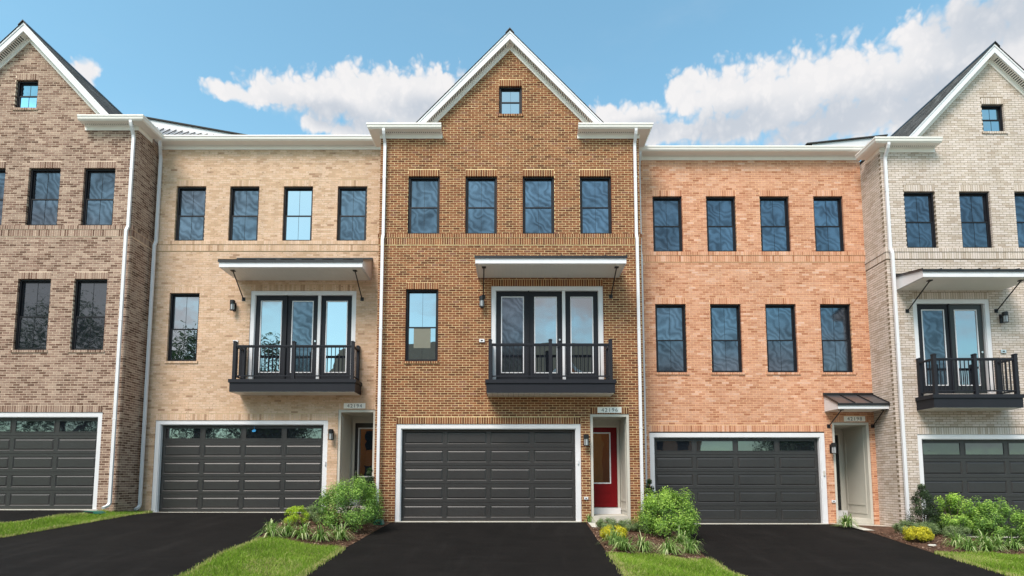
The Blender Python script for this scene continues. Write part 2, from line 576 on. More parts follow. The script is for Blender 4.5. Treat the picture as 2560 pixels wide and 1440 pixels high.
def sheet(name, xl, xr, y0, y1, dz, mat, kind='structure', nx=10, ny=26, parent=None, mound=0.0):
    """ground-following sheet between two edge functions x=xl(y), x=xr(y)"""
    mb = MB()
    for j in range(ny + 1):
        y = y0 + (y1 - y0) * j / ny
        a, b = xl(y), xr(y)
        for i in range(nx + 1):
            x = a + (b - a) * i / nx
            u, w = i / nx, j / ny
            m = mound * min(1, 5 * min(u, 1 - u)) * min(1, 4 * min(w, 1 - w)) if mound else 0
            mb.v.append((x, y, gz(x, y) + dz + m))
    for j in range(ny):
        for i in range(nx):
            k = j * (nx + 1) + i
            mb.f.append((k, k + 1, k + nx + 2, k + nx + 1))
    return mb.build(name, mat, parent, kind=kind)


def lerp(tab):
    def f(y):
        if y >= tab[0][0]:
            return tab[0][1]
        for (ya, xa), (yb, xb) in zip(tab, tab[1:]):
            if yb <= y <= ya:
                return xa + (xb - xa) * (y - ya) / (yb - ya)
        return tab[-1][1]
    return f


# edges of the driveways (x at y), from the garage apron to the street
E_F1R = lerp([(0, -11.28), (-1.6, -11.5), (-3, -11.78), (STREET_Y, -12.6)])
E_LL = lerp([(.95, -10.45), (0.27, -10.3), (-2, -10.58), (-3.7, -10.8), (STREET_Y, -11.5)])
E_LR = lerp([(.95, -5.95), (-1.4, -5.8), (-2.6, -5.55), (-3.9, -5.33), (STREET_Y, -5.25)])
E_CL = lerp([(0, -3.3), (-3.6, -3.5), (STREET_Y, -3.48)])
E_CR = lerp([(0, 2.05), (-2.4, 1.98), (STREET_Y, 1.9)])
E_RL = lerp([(.95, 4.35), (-1.4, 4.28), (-4, 4.0), (STREET_Y, 4.08)])
E_RR = lerp([(.95, 9.2), (-1.1, 9.3), (-3.6, 9.0), (STREET_Y, 8.75)])
E_F2L = lerp([(0, 11.7), (-1.5, 12.1), (-4, 12.2), (STREET_Y, 12.3)])
EPS = lambda f, d: (lambda y: f(y) + d)
K = lambda c: (lambda y: c)


def build_ground():
    # base sheet to the horizon
    mb = MB()
    xs = [-900, -300, -100, -60, -40] + [-30 + 2 * i for i in range(31)] + [40, 60, 100, 300, 900]
    ys = [-900, -300, -120, -60, -40, -30, -22, -16, -12, -9, -7, -6, -4, -2, 0, 1, 3, 8, 20, 60, 200, 900]
    for y in ys:
        for x in xs:
            mb.v.append((x, y, gz(max(-60, min(60, x)), y) - 0.2))
    nx = len(xs)
    for j in range(len(ys) - 1):
        for i in range(nx - 1):
            k = j * nx + i
            mb.f.append((k, k + 1, k + nx + 1, k + nx))
    mb.build('ground', 'meadow', kind='structure')
    zs = gz(0, STREET_Y)
    sheet('bounce_sidewalk', K(-80), K(80), STREET_Y - .02, -9.0, -0.002, 'bounce_concrete', nx=60, ny=8)  # unseen paving added as a reflector for the awning and eave undersides
    MB().box(-80, 80, -9.18, -9.01, zs - 0.25, zs + 0.006).build('kerb', 'concrete', kind='structure')
    MB().box(-80, 80, -22.5, -9.181, zs - 0.16, zs - 0.11).build('street', 'bounce_concrete', kind='structure')  # unseen roadway, pale surface chosen for its bounce light
    MB().box(-80, 80, -22.67, -22.501, zs - 0.25, zs + 0.006).build('kerb', 'concrete', kind='structure')
    sheet('driveway', K(-17.6), E_F1R, 0.02, STREET_Y, 0.006, 'asphalt')
    sheet('driveway', E_LL, E_LR, 0.94, STREET_Y, 0.006, 'asphalt')
    sheet('driveway', E_CL, E_CR, 0.02, STREET_Y, 0.006, 'asphalt')
    sheet('driveway', E_RL, E_RR, 0.94, STREET_Y, 0.006, 'asphalt')
    sheet('driveway', E_F2L, K(17.4), 0.02, STREET_Y, 0.006, 'asphalt')
    lawn_xs = [(EPS(E_F1R, .0), EPS(E_LL, .0), 0.9, STREET_Y), (E_LR, E_CL, -3.75, STREET_Y), (E_CR, E_RL, -4.25, STREET_Y), (E_RR, E_F2L, -3.55, STREET_Y)]
    for a, b, y0, y1 in lawn_xs:
        sheet('lawn', a, b, y0, y1, 0.012, 'soil')
    sheet('mulch_bed', E_LR, E_CL, 0.94, -3.78, 0.010, 'mulch', mound=0.06)
    sheet('mulch_bed', E_CR, E_RL, 0.94, -4.28, 0.010, 'mulch', mound=0.05)
    sheet('mulch_bed', E_RR, E_F2L, 0.94, -3.58, 0.010, 'mulch', mound=0.05)
    sheet('walkway', K(2.08), K(3.42), -0.02, -1.05, 0.035, 'concrete', ny=4)
    sheet('walkway', K(9.25), K(10.77), 0.93, -0.75, 0.035, 'concrete', ny=4)
    # white concrete apron lines under the garage doors
    for (x0, x1, y, z) in ((-3.2, 1.93, -0.03, 0.0), (-10.55, -5.45, 0.92, 0.2), (4.1, 9.28, 0.92, -0.13), (-16.7, -11.4, -0.03, 0.33), (11.35, 16.5, -0.03, -0.42)):
        MB().box(x0, x1, y, y + 0.5, z - 0.12, z + 0.022).build('garage_apron', 'concrete', kind='structure')
    return lawn_xs


LAWNS = build_ground()


# ------------------------------------------------------------------ brick walls
COURSE, JOINT, BL = 0.0677, 0.0120, 0.203


def subtract(rects, v):
    out = []
    x0, x1, z0, z1 = v
    for (a, b, c, d) in rects:
        if b <= x0 or a >= x1 or d <= z0 or c >= z1:
            out.append((a, b, c, d))
            continue
        if a < x0:
            out.append((a, x0, c, d))
        if b > x1:
            out.append((x1, b, c, d))
        m0, m1 = max(a, x0), min(b, x1)
        if c < z0:
            out.append((m0, m1, c, z0))
        if d > z1:
            out.append((m0, m1, z1, d))
    return [r for r in out if r[1] - r[0] > 0.02 and r[3] - r[2] > 0.014]


def running_bond(u0, u1, z0, z1, voids, clip=None, phase=0.0):
    """list of (u0,u1,z0,z1,full)"""
    res = []
    n = int((z1 - z0) / COURSE + 0.5)
    for r in range(n):
        za = z0 + r * COURSE + JOINT / 2
        zb = za + COURSE - JOINT
        a0, a1 = u0, u1
        if clip:
            c0, c1 = clip((za + zb) / 2)
            a0, a1 = max(a0, c0), min(a1, c1)
            if a1 - a0 < 0.05:
                continue
        x = u0 - BL + (BL / 2 if r % 2 else 0) + phase
        vs = [v for v in voids if v[2] < zb and v[3] > za]
        while x < a1:
            p0, p1 = max(x + JOINT / 2, a0), min(x + BL - JOINT / 2, a1)
            x += BL
            if p1 - p0 < 0.02:
                continue
            rs = [(p0, p1, za, zb)]
            for v in vs:
                rs = subtract(rs, v)
            for q in rs:
                full = (q[1] - q[0] > BL - JOINT - 0.002) and (q[3] - q[2] > COURSE - JOINT - 0.002)
                res.append(q + (full,))
    return res


def soldiers(u0, u1, z0, z1):
    n = max(1, round((u1 - u0) / 0.0677))
    p = (u1 - u0) / n
    return [(u0 + i * p + JOINT / 2, u0 + (i + 1) * p - JOINT / 2, z0, z1) for i in range(n)]


def brick_arrays(items, mapf):
    """items: (u0,u1,z0,z1,w_out); builds 5-faced bricks"""
    A = np.array(items, np.float64)
    n = len(A)
    d = nr.uniform(-0.0012, 0.0012, n)
    w1 = A[:, 4] + d
    w0 = A[:, 4] - 0.085
    j = lambda: nr.normal(0, 0.0009, n)
    u0, u1, z0, z1 = A[:, 0] + j(), A[:, 1] + j(), A[:, 2] + j(), A[:, 3] + j()
    P = np.zeros((n, 8, 3))
    for k, (u, z, w) in enumerate(((u0, z0, w1), (u1, z0, w1), (u1, z1, w1), (u0, z1, w1), (u0, z0, w0), (u1, z0, w0), (u1, z1, w0), (u0, z1, w0))):
        P[:, k, 0], P[:, k, 1], P[:, k, 2] = mapf(u, z, w)
    base = (np.arange(n) * 8)[:, None, None]
    F = np.array([(0, 1, 2, 3), (1, 5, 6, 2), (4, 0, 3, 7), (3, 2, 6, 7), (4, 5, 1, 0)])[None] + base
    sh = np.repeat(nr.random(n), 5)
    return P.reshape(-1, 3), F.reshape(-1, 4), sh


def single_brick(w, h, mat):
    """bevelled brick, front at y=0, centred on its face"""
    b, dp = 0.0008, 0.085
    x, z = w / 2, h / 2
    mb = MB()
    mb.v = [(-x + b, 0, -z + b), (x - b, 0, -z + b), (x - b, 0, z - b), (-x + b, 0, z - b),
            (-x, b, -z), (x, b, -z), (x, b, z), (-x, b, z), (-x, dp, -z), (x, dp, -z), (x, dp, z), (-x, dp, z)]
    mb.f = [(0, 1, 2, 3), (4, 5, 1, 0), (5, 6, 2, 1), (6, 7, 3, 2), (7, 4, 0, 3), (8, 9, 5, 4), (9, 10, 6, 5), (10, 11, 7, 6), (11, 8, 4, 7), (11, 10, 9, 8)]
    return mb.mesh('brick', mat)


def clip_poly(pts, f):
    out = []
    for i in range(len(pts)):
        a, b = pts[i], pts[(i + 1) % len(pts)]
        fa, fb = f(a), f(b)
        if fa >= 0:
            out.append(a)
        if fa * fb < 0:
            t = fa / (fa - fb)
            out.append((a[0] + (b[0] - a[0]) * t, a[1] + (b[1] - a[1]) * t))
    return out


MORTAR_Y = 0.0030


def wall_backing(mb, x0, x1, z0, z1, holes, thick=0.14, clip=None):
    g = 0.008
    H = [(a - g, b + g, c - g, d + g) for a, b, c, d in holes]
    xs = sorted({x0, x1} | {q for h in H for q in h[:2] if x0 < q < x1})
    zs = sorted({z0, z1} | {q for h in H for q in h[2:] if z0 < q < z1})
    for xa, xb in zip(xs, xs[1:]):
        for za, zb in zip(zs, zs[1:]):
            cx, cz = (xa + xb) / 2, (za + zb) / 2
            if any(h[0] < cx < h[1] and h[2] < cz < h[3] for h in H):
                continue
            pts = [(xa, za), (xb, za), (xb, zb), (xa, zb)]
            if clip:
                for f in clip:
                    pts = clip_poly(pts, f)
                    if len(pts) < 3:
                        break
            if len(pts) >= 3:
                mb.poly([(p[0], MORTAR_Y, p[1]) for p in pts])
    for a, b, c, d in H:
        y0, y1 = MORTAR_Y, thick
        mb.quad((a, y0, c), (a, y0, d), (a, y1, d), (a, y1, c))
        mb.quad((b, y0, c), (b, y1, c), (b, y1, d), (b, y0, d))
        mb.quad((a, y0, d), (b, y0, d), (b, y1, d), (a, y1, d))
        mb.quad((a, y0, c), (a, y1, c), (b, y1, c), (b, y0, c))


# ------------------------------------------------------------------ house pieces (house-local: x along the front, y=0 face of the bricks, z=0 garage floor)
CACHE = {}


def cached(key, fn):
    if key not in CACHE:
        CACHE[key] = fn()
    return CACHE[key]


def window(house, x0, x1, z0, z1, glass=('glass_screen', 'glass_screen'), muntin=True):
    w, h = x1 - x0, z1 - z0
    cx = (x0 + x1) / 2
    zm = h * 0.475
    fr = 0.045

    def frame():
        mb = MB()
        mb.box(-w / 2, -w / 2 + fr, .065, .15, 0, h).box(w / 2 - fr, w / 2, .065, .15, 0, h)
        mb.box(-w / 2 + fr, w / 2 - fr, .065, .15, h - fr, h).box(-w / 2 + fr, w / 2 - fr, .065, .15, 0, fr * .8)
        return mb.mesh('window', 'black_vinyl')

    def sash(lo, hi, y):
        s = 0.035
        mb = MB()
        a, b = -w / 2 + fr, w / 2 - fr
        mb.box(a, a + s, y, y + .03, lo, hi).box(b - s, b, y, y + .03, lo, hi)
        mb.box(a + s, b - s, y, y + .03, hi - s, hi).box(a + s, b - s, y, y + .03, lo, lo + s)
        return mb.mesh('sash', 'black_vinyl')
    o = link('window', cached(('wf', round(w, 2), round(h, 2)), frame), house, (cx, 0, z0))
    a, b = -w / 2 + fr + .035, w / 2 - fr - .035
    for lo, hi, y, gm in ((fr * .8, zm + .02, .085, glass[0]), (zm - .02, h - fr, .118, glass[1])):
        link('sash', cached(('ws', round(w, 2), round(h, 2), y), lambda: sash(lo, hi, y)), o)
        gk = ('wg', round(w, 2), round(h, 2), y, gm)
        link('pane', cached(gk, lambda: MB().box(a, b, y + .018, y + .024, lo + .035, hi - .035).mesh('pane', gm)), o)
        if muntin:
            link('muntin', cached(('wm', round(w, 2), round(h, 2), y), lambda: MB().box(-.003, .003, y + .012, y + .0175, lo + .035, hi - .035).mesh('muntin', 'black_vinyl')), o)
    return o


def panel_mesh(w, h, mat):
    """embossed panel: groove ring round a raised field, front at y=0"""
    mb = MB()
    o, m, i = 0, 0.020, 0.052
    ys = (0, 0.015, 0.001)
    rings = []
    for off, y in zip((o, m, i), ys):
        x, z = w / 2 - off, h / 2 - off
        rings.append([(-x, y, -z), (x, y, -z), (x, y, z), (-x, y, z)])
    for r0, r1 in zip(rings, rings[1:]):
        for k in range(4):
            mb.quad(r0[k], r0[(k + 1) % 4], r1[(k + 1) % 4], r1[k])
    mb.poly(rings[2])
    return mb.mesh('panel', mat)


def garage_door(house, x0, x1, z0, z1, lites, mat='charcoal_steel', rows=5, cols=4):
    """white cased opening and a sectional door"""
    t = 0.125
    tr = MB()
    tr.box(x0, x0 + t, .02, .17, z0, z1).box(x1 - t, x1, .02, .17, z0, z1).box(x0 + t, x1 - t, .02, .17, z1 - t, z1)
    tr.box(x0 + t, x0 + t + .02, .045, .17, z0, z1 - t).box(x1 - t - .02, x1 - t, .045, .17, z0, z1 - t).box(x0 + t + .02, x1 - t - .02, .045, .17, z1 - t - .02, z1 - t)
    tr.build('garage_casing', 'white_trim', house)
    a, b, top = x0 + t + .004, x1 - t - .004, z1 - t - .002
    y = 0.15
    g = link('garage_door', MB().box(a, b, y + .03, y + .06, z0 + .03, top).mesh('garage_door', mat), house)
    sh = (top - z0 - .03) / rows
    w = b - a
    pw = w / cols
    for r in range(rows):
        za, zb = z0 + .03 + r * sh + .004, z0 + .03 + (r + 1) * sh - .004
        glassrow = lites and r == rows - 1
        mx, mz = 0.055, 0.085
        cells = [(a + c * pw + mx + (.03 if c == 0 else 0), a + (c + 1) * pw - mx - (.03 if c == cols - 1 else 0), za + mz, zb - mz) for c in range(cols)]
        sec = MB()
        xs = [a] + [q for c in cells for q in c[:2]] + [b]
        zs = [za, za + mz, zb - mz, zb]
        for i in range(len(xs) - 1):
            for j in range(3):
                if j == 1 and i % 2 == 1:
                    continue
                sec.quad((xs[i], y, zs[j]), (xs[i + 1], y, zs[j]), (xs[i + 1], y, zs[j + 1]), (xs[i], y, zs[j + 1]))
        sec.quad((a, y, zb), (b, y, zb), (b, y + .03, zb + .003), (a, y + .03, zb + .003))
        sec.quad((a, y, za), (a, y + .03, za - .003), (b, y + .03, za - .003), (b, y, za))
        sec.build('section', mat, g)
        for (ca, cb, cc, cd) in cells:
            pc = ((ca + cb) / 2, y, (cc + cd) / 2)
            if glassrow:
                fw, fh = cb - ca, cd - cc
                lf = MB()
                s = 0.022
                lf.box(-fw / 2, fw / 2, -.008, .02, fh / 2 - s, fh / 2).box(-fw / 2, fw / 2, -.008, .02, -fh / 2, -fh / 2 + s)
                lf.box(-fw / 2, -fw / 2 + s, -.008, .02, -fh / 2 + s, fh / 2 - s).box(fw / 2 - s, fw / 2, -.008, .02, -fh / 2 + s, fh / 2 - s)
                lf.build('light_frame', mat, g, pc)
                MB().box(-fw / 2 + s, fw / 2 - s, .008, .014, -fh / 2 + s, fh / 2 - s).build('pane', 'glass_door', g, pc)
            else:
                link('panel', cached(('gp', round(cb - ca, 3), round(cd - cc, 3), mat), lambda: panel_mesh(cb - ca, cd - cc, mat)), g, pc)
    return g


def french_doors(house, x0, z0, z1, n, glasses):
    t, lw = 0.125, 0.94
    w = 2 * t + n * lw + (0.10 if n == 3 else 0.04) + 0.02
    x1 = x0 + w
    fr = MB()
    fr.box(x0, x0 + t, .02, .16, z0, z1).box(x1 - t, x1, .02, .16, z0, z1).box(x0 + t, x1 - t, .02, .16, z1 - t, z1)
    fr.box(x0 + t, x0 + t + .015, .05, .16, z0, z1 - t).box(x1 - t - .015, x1 - t, .05, .16, z0, z1 - t)
    f = link('french_doors', fr.mesh('french_doors', 'white_trim'), house)
    xs, x = [], x0 + t + .012
    for i in range(n):
        xs.append(x)
        x += lw + (0.006 if i == 0 or n == 2 else 0.095)
    if n == 3:
        mx = xs[2] - .092
        MB().box(mx, mx + .088, .04, .15, z0, z1 - t).build('mullion', 'white_trim', f)
    for i, xa in enumerate(xs):
        y = 0.10 if i != 0 else 0.085
        zt = z1 - t - .004
        gx0, gx1, gz0, gz1 = xa + .145, xa + lw - .145, z0 + .235, zt - .155
        lf = MB()
        lf.box(xa, gx0, y, y + .045, z0 + .01, zt).box(gx1, xa + lw, y, y + .045, z0 + .01, zt)
        lf.box(gx0, gx1, y, y + .045, gz1, zt).box(gx0, gx1, y, y + .045, z0 + .01, gz0)
        lf.build('door_leaf', 'dark_door' if i == 1 and n == 2 else 'slate_paint', f)
        s = .026
        bd = MB()
        bd.box(gx0, gx0 + s, y - .012, y + .02, gz0, gz1).box(gx1 - s, gx1, y - .012, y + .02, gz0, gz1)
        bd.box(gx0 + s, gx1 - s, y - .012, y + .02, gz1 - s, gz1).box(gx0 + s, gx1 - s, y - .012, y + .02, gz0, gz0 + s)
        bd.build('glazing_bead', 'white_trim', f)
        MB().box(gx0 + s, gx1 - s, y + .008, y + .014, gz0 + s, gz1 - s).build('pane', glasses[i], f)
    # sliding screen stile beside the first leaf, handle on the active leaf
    MB().box(xs[0] + lw - .03, xs[0] + lw + .01, .055, .082, z0, z1 - t).build('screen_stile', 'black_vinyl', f)
    hx = xs[1] + lw - .07
    MB().tube([(hx, .08, z0 + 1.02), (hx, .05, z0 + 1.02), (hx - .11, .05, z0 + 1.02)], .011, 8).build('handle', 'satin_steel', f)
    MB().tube([(hx, .098, z0 + 1.2), (hx, .075, z0 + 1.2)], .028, 12).build('deadbolt', 'satin_steel', f)
    return x1


def balcony(house, x0, x1, zt, mids=1):
    """deck box with railing; zt = deck top"""
    D = 0.70
    up = MB().box(x0, x1, -D, 0.0, zt - .10, zt)
    o = link('balcony', up.mesh('balcony', 'slate_paint'), house)
    MB().box(x0 + .03, x1 - .03, -D + .03, 0.0, zt - .36, zt - .101).build('rim_board', 'slate_paint', o)
    n = 24
    sf = MB()
    pw = (x1 - x0 - .10) / n
    for i in range(n):
        sf.box(x0 + .05 + i * pw, x0 + .05 + (i + 1) * pw - .006, -D + .05, -.002, zt - .372, zt - .361)
    sf.build('soffit', 'almond_trim', o)
    px = [x0 + .13] + [x0 + .13 + (x1 - x0 - .26) * (k + 1) / (mids + 1) for k in range(mids)] + [x1 - .13]

    def post():
        mb = MB().box(-.045, .045, -.045, .045, 0, 1.08)
        mb.prism([(-.052, 1.08), (.052, 1.08), (.052, 1.10), (.02, 1.118), (-.02, 1.118), (-.052, 1.10)], 'y', -.052, .052)
        return mb.mesh('post', 'slate_paint')
    pm = cached('post', post)
    yf = -D + .085
    for x in px:
        link('post', pm, o, (x, yf, zt))
    for x in (px[0], px[-1]):
        link('post', pm, o, (x, -.06, zt))
    bm = cached('baluster', lambda: MB().box(-.0095, .0095, -.0095, .0095, .12, .96).mesh('baluster', 'slate_paint'))
    for a, b in zip(px, px[1:]):
        MB().box(a + .046, b - .046, yf - .03, yf + .03, zt + .96, zt + 1.0).box(a + .046, b - .046, yf - .02, yf + .02, zt + .93, zt + .9595).build('top_rail', 'slate_paint', o)
        MB().box(a + .046, b - .046, yf - .018, yf + .018, zt + .085, zt + .12).build('bottom_rail', 'slate_paint', o)
        m = round((b - a - .09) / .115)
        for k in range(1, m):
            link('baluster', bm, o, (a + .045 + (b - a - .09) * k / m, yf, zt))
    for x in (px[0], px[-1]):
        MB().box(x - .03, x + .03, yf + .046, -.106, zt + .95, zt + 1.0).build('top_rail', 'slate_paint', o)
        MB().box(x - .018, x + .018, yf + .046, -.106, zt + .085, zt + .12).build('bottom_rail', 'slate_paint', o)
        for k in range(1, 4):
            link('baluster', bm, o, (x, yf + .045 + (-.105 - yf - .045) * k / 4, zt))
    return o


def awning(house, x0, x1, zf0, zf1, depth, rise, seams, rods, rod_z, rod_y=-0.85):
    """boxed shed awning: front board zf0..zf1, metal top rising to the wall, rods to the wall"""
    body = MB()
    b = 0.002
    poly = [(-depth, zf0), (-depth, zf1), (-.003, zf1 + rise), (-.003, zf0 - .0)]
    body.prism(poly, 'x', x0, x1)
    o = link('awning', body.mesh('awning', 'white_trim'), house)
    e = 0.025
    k = rise / depth
    top = MB()
    top.prism([(-depth - e, zf1 - e * k + .004), (-depth - e, zf1 - e * k + .035), (-.004, zf1 + rise + .035), (-.004, zf1 + rise + .004)], 'x', x0 - e, x1 + e)
    top.build('metal_roof', 'roof_metal', o)
    for i in range(seams + 1):
        x = x0 - e + (x1 - x0 + 2 * e) * i / seams
        x = min(max(x, x0 - e + .012), x1 + e - .012)
        MB().prism([(-depth - e, zf1 - e * k + .036), (-depth - e, zf1 - e * k + .066), (-.004, zf1 + rise + .066), (-.004, zf1 + rise + .036)], 'x', x - .011, x + .011).build('seam', 'black_metal', o)
    dr = MB().box(x0 - e, x1 + e, -depth - e - .006, -depth - e - .001, zf1 - .035, zf1 + .03)
    dr.build('drip_edge', 'black_metal', o)
    fl = MB().box(x0 - e, x1 + e, -.03, -.005, zf1 + rise + .0365, zf1 + rise + .10)
    fl.build('flashing', 'black_metal', o)
    n = max(8, int((x1 - x0) / .11))
    pw = (x1 - x0 - .12) / n
    sf = MB()
    for i in range(n):
        sf.box(x0 + .06 + i * pw, x0 + .06 + (i + 1) * pw - .005, -depth + .05, -.012, zf0 - .013, zf0 - .002)
    sf.build('soffit', 'almond_trim', o)
    for (xt, xw) in rods:
        rd = MB()
        rd.tube([(xt, rod_y, zf0 - .03), (xw, -.025, rod_z)], .016, 10)
        r = rd.build('support_rod', 'black_metal', o)
        MB().box(xt - .055, xt + .055, rod_y - .05, rod_y + .05, zf0 - .035, zf0 - .0135).build('top_plate', 'black_metal', o)
        wp = MB().box(xw - .05, xw + .05, -.014, -.0005, rod_z - .055, rod_z + .055)
        wp.box(xw - .015, xw + .015, -.045, -.0145, rod_z - .02, rod_z + .03)
        wp.build('wall_plate', 'black_metal', o)
    return o


def lantern(house, x, z):
    mb = MB()
    mb.box(-.045, .045, -.018, .0, -.13, .13)
    mb.box(-.014, .014, -.075, -.0185, .04, .07)
    o = link('wall_lantern', cached('lan_b', lambda: mb.mesh('wall_lantern', 'black_metal')), house, (x, 0, z))
    c = -.145
    link('cap', cached('lan_c', lambda: MB().cyl(0, c, .045, .155, .075, 18).cyl(0, c, .155, .165, .055, 18).mesh('cap', 'black_metal')), o)
    link('shade_glass', cached('lan_g', lambda: MB().tube([(0, c, -.135), (0, c, .044)], .058, 18, False).mesh('shade_glass', 'lamp_glass')), o)
    link('bulb', cached('lan_l', lambda: MB().tube([(0, c, .03), (0, c, 0), (0, c, -.05), (0, c, -.075)], [.012, .02, .024, .008], 10).mesh('bulb', 'bulb_glass')), o)

    def cage():
        q = MB()
        for k in range(6):
            a = math.pi / 3 * k
            x_, y_ = .068 * math.cos(a), c + .068 * math.sin(a)
            q.box(x_ - .004, x_ + .004, y_ - .004, y_ + .004, -.135, .0445)
        ring = [(.074 * math.cos(6.28318 * k / 18), c + .074 * math.sin(6.28318 * k / 18), -.14) for k in range(19)]
        q.tube(ring, .007, 6)
        return q.mesh('cage', 'black_metal')
    link('cage', cached('lan_k', cage), o)
    return o


def downspout(house, x, side, ztop, zbelt, zbot, toe=(0.0, -0.14), ytop=-0.28, xtop=None, yw=-0.04):
    xt = x if xtop is None else xtop
    w, d = 0.04, 0.028
    P = [(xt, ytop, ztop), (xt, ytop, ztop - .08), (xt, ytop + .03, ztop - .15), (x, yw - .05, ztop - .33), (x, yw - d, ztop - .42), (x, yw - d, zbelt + .17), (x, yw - d - .07, zbelt + .02),
         (x, yw - d - .07, zbot + .12), (x + toe[0] * .25, yw - d - .08 + toe[1] * .25, zbot + .05), (x + toe[0], yw - d - .07 + toe[1], zbot + .0)]
    pts = [Vector(p) for p in P]

    def ring(k):
        t = (pts[min(k + 1, len(pts) - 1)] - pts[max(k - 1, 0)]).normalized()
        a = Vector((1, 0, 0))
        b = t.cross(a).normalized()
        return [tuple(pts[k] + a * sx * w + b * sy * d) for sx, sy in ((-1, -1), (1, -1), (1, 1), (-1, 1))]
    o = MB().sweep(pts, ring).build('downspout', 'white_trim', house)
    for z in (zbelt - 2.6, zbelt - 5.4, zbelt + 1.9):
        yy = yw - d if z > zbelt else yw - d - .07
        MB().box(x - w - .012, x + w + .012, yy - d - .004, yy + d, z - .015, z + .015).build('strap', 'white_trim', o)
    return o


def mitre_sweep(name, path, prof, mat, parent):
    """sweep a closed (offset,z) profile along a plan path of (x,y, nx,ny) with nx,ny the mitred outward offset direction"""
    mb = MB()
    mb.sweep(path, lambda k: [(path[k][0] + path[k][2] * o, path[k][1] + path[k][3] * o, z) for o, z in prof])
    return mb.build(name, mat, parent)


GUT = [(.225, 11.225), (.285, 11.225), (.325, 11.262), (.335, 11.315), (.352, 11.335), (.352, 11.372), (.338, 11.372), (.225, 11.365)]


def eave(house, path, z0=0.0):
    sh = lambda pr: [(o, z + z0) for o, z in pr]
    mitre_sweep('gutter', path, sh(GUT), 'almond_trim', house)
    mitre_sweep('frieze_board', path, sh([(0.001, 11.10), (.026, 11.10), (.026, 11.205), (0.045, 11.222), (0.001, 11.222)]), 'almond_trim', house)
    so = mitre_sweep('soffit', path, sh([(0.001, 11.226), (.224, 11.226), (.224, 11.24), (0.001, 11.24)]), 'almond_trim', house)
    return so


def soffit_slots(house, x0, x1, so):
    mb = MB()
    n = int((x1 - x0) / .055)
    for i in range(n):
        x = x0 + (x1 - x0) * (i + .5) / n
        mb.box(x - .012, x + .012, -.135, -.10, 11.2245, 11.2257)
    ob = mb.build('vent_slots', 'black_metal', so)
    ob['kind'] = 'stuff'


def text_mesh(ch, size):
    cu = bpy.data.curves.new('numeral', 'FONT')
    cu.body = ch
    cu.size = size
    cu.extrude = 0.003
    cu.align_x = 'CENTER'
    cu.offset = -0.001
    ob = bpy.data.objects.new('numeral_source', cu)
    COL.objects.link(ob)
    dg = bpy.context.evaluated_depsgraph_get()
    me = bpy.data.meshes.new_from_object(ob.evaluated_get(dg))
    bpy.data.objects.remove(ob)
    me.name = 'numeral'
    me.materials.clear()
    me.materials.append(MATS['numeral_grey'])
    return me


def number_plate(house, x0, x1, z0, z1, digits):
    o = link('number_plate', MB().box(x0, x1, -.012, -.0025, z0, z1).mesh('number_plate', 'plate_white'), house)
    n = len(digits)
    m = (x1 - x0) * 0.14
    for i, ch in enumerate(digits):
        me = cached(('num', ch), lambda: text_mesh(ch, (z1 - z0) * .95))
        q = link('numeral', me, o, (x0 + m + (x1 - x0 - 2 * m) * (i + .5) / n, -.0125, z0 + (z1 - z0) * .165))
        q.rotation_euler = (R(90), 0, 0)
    return o


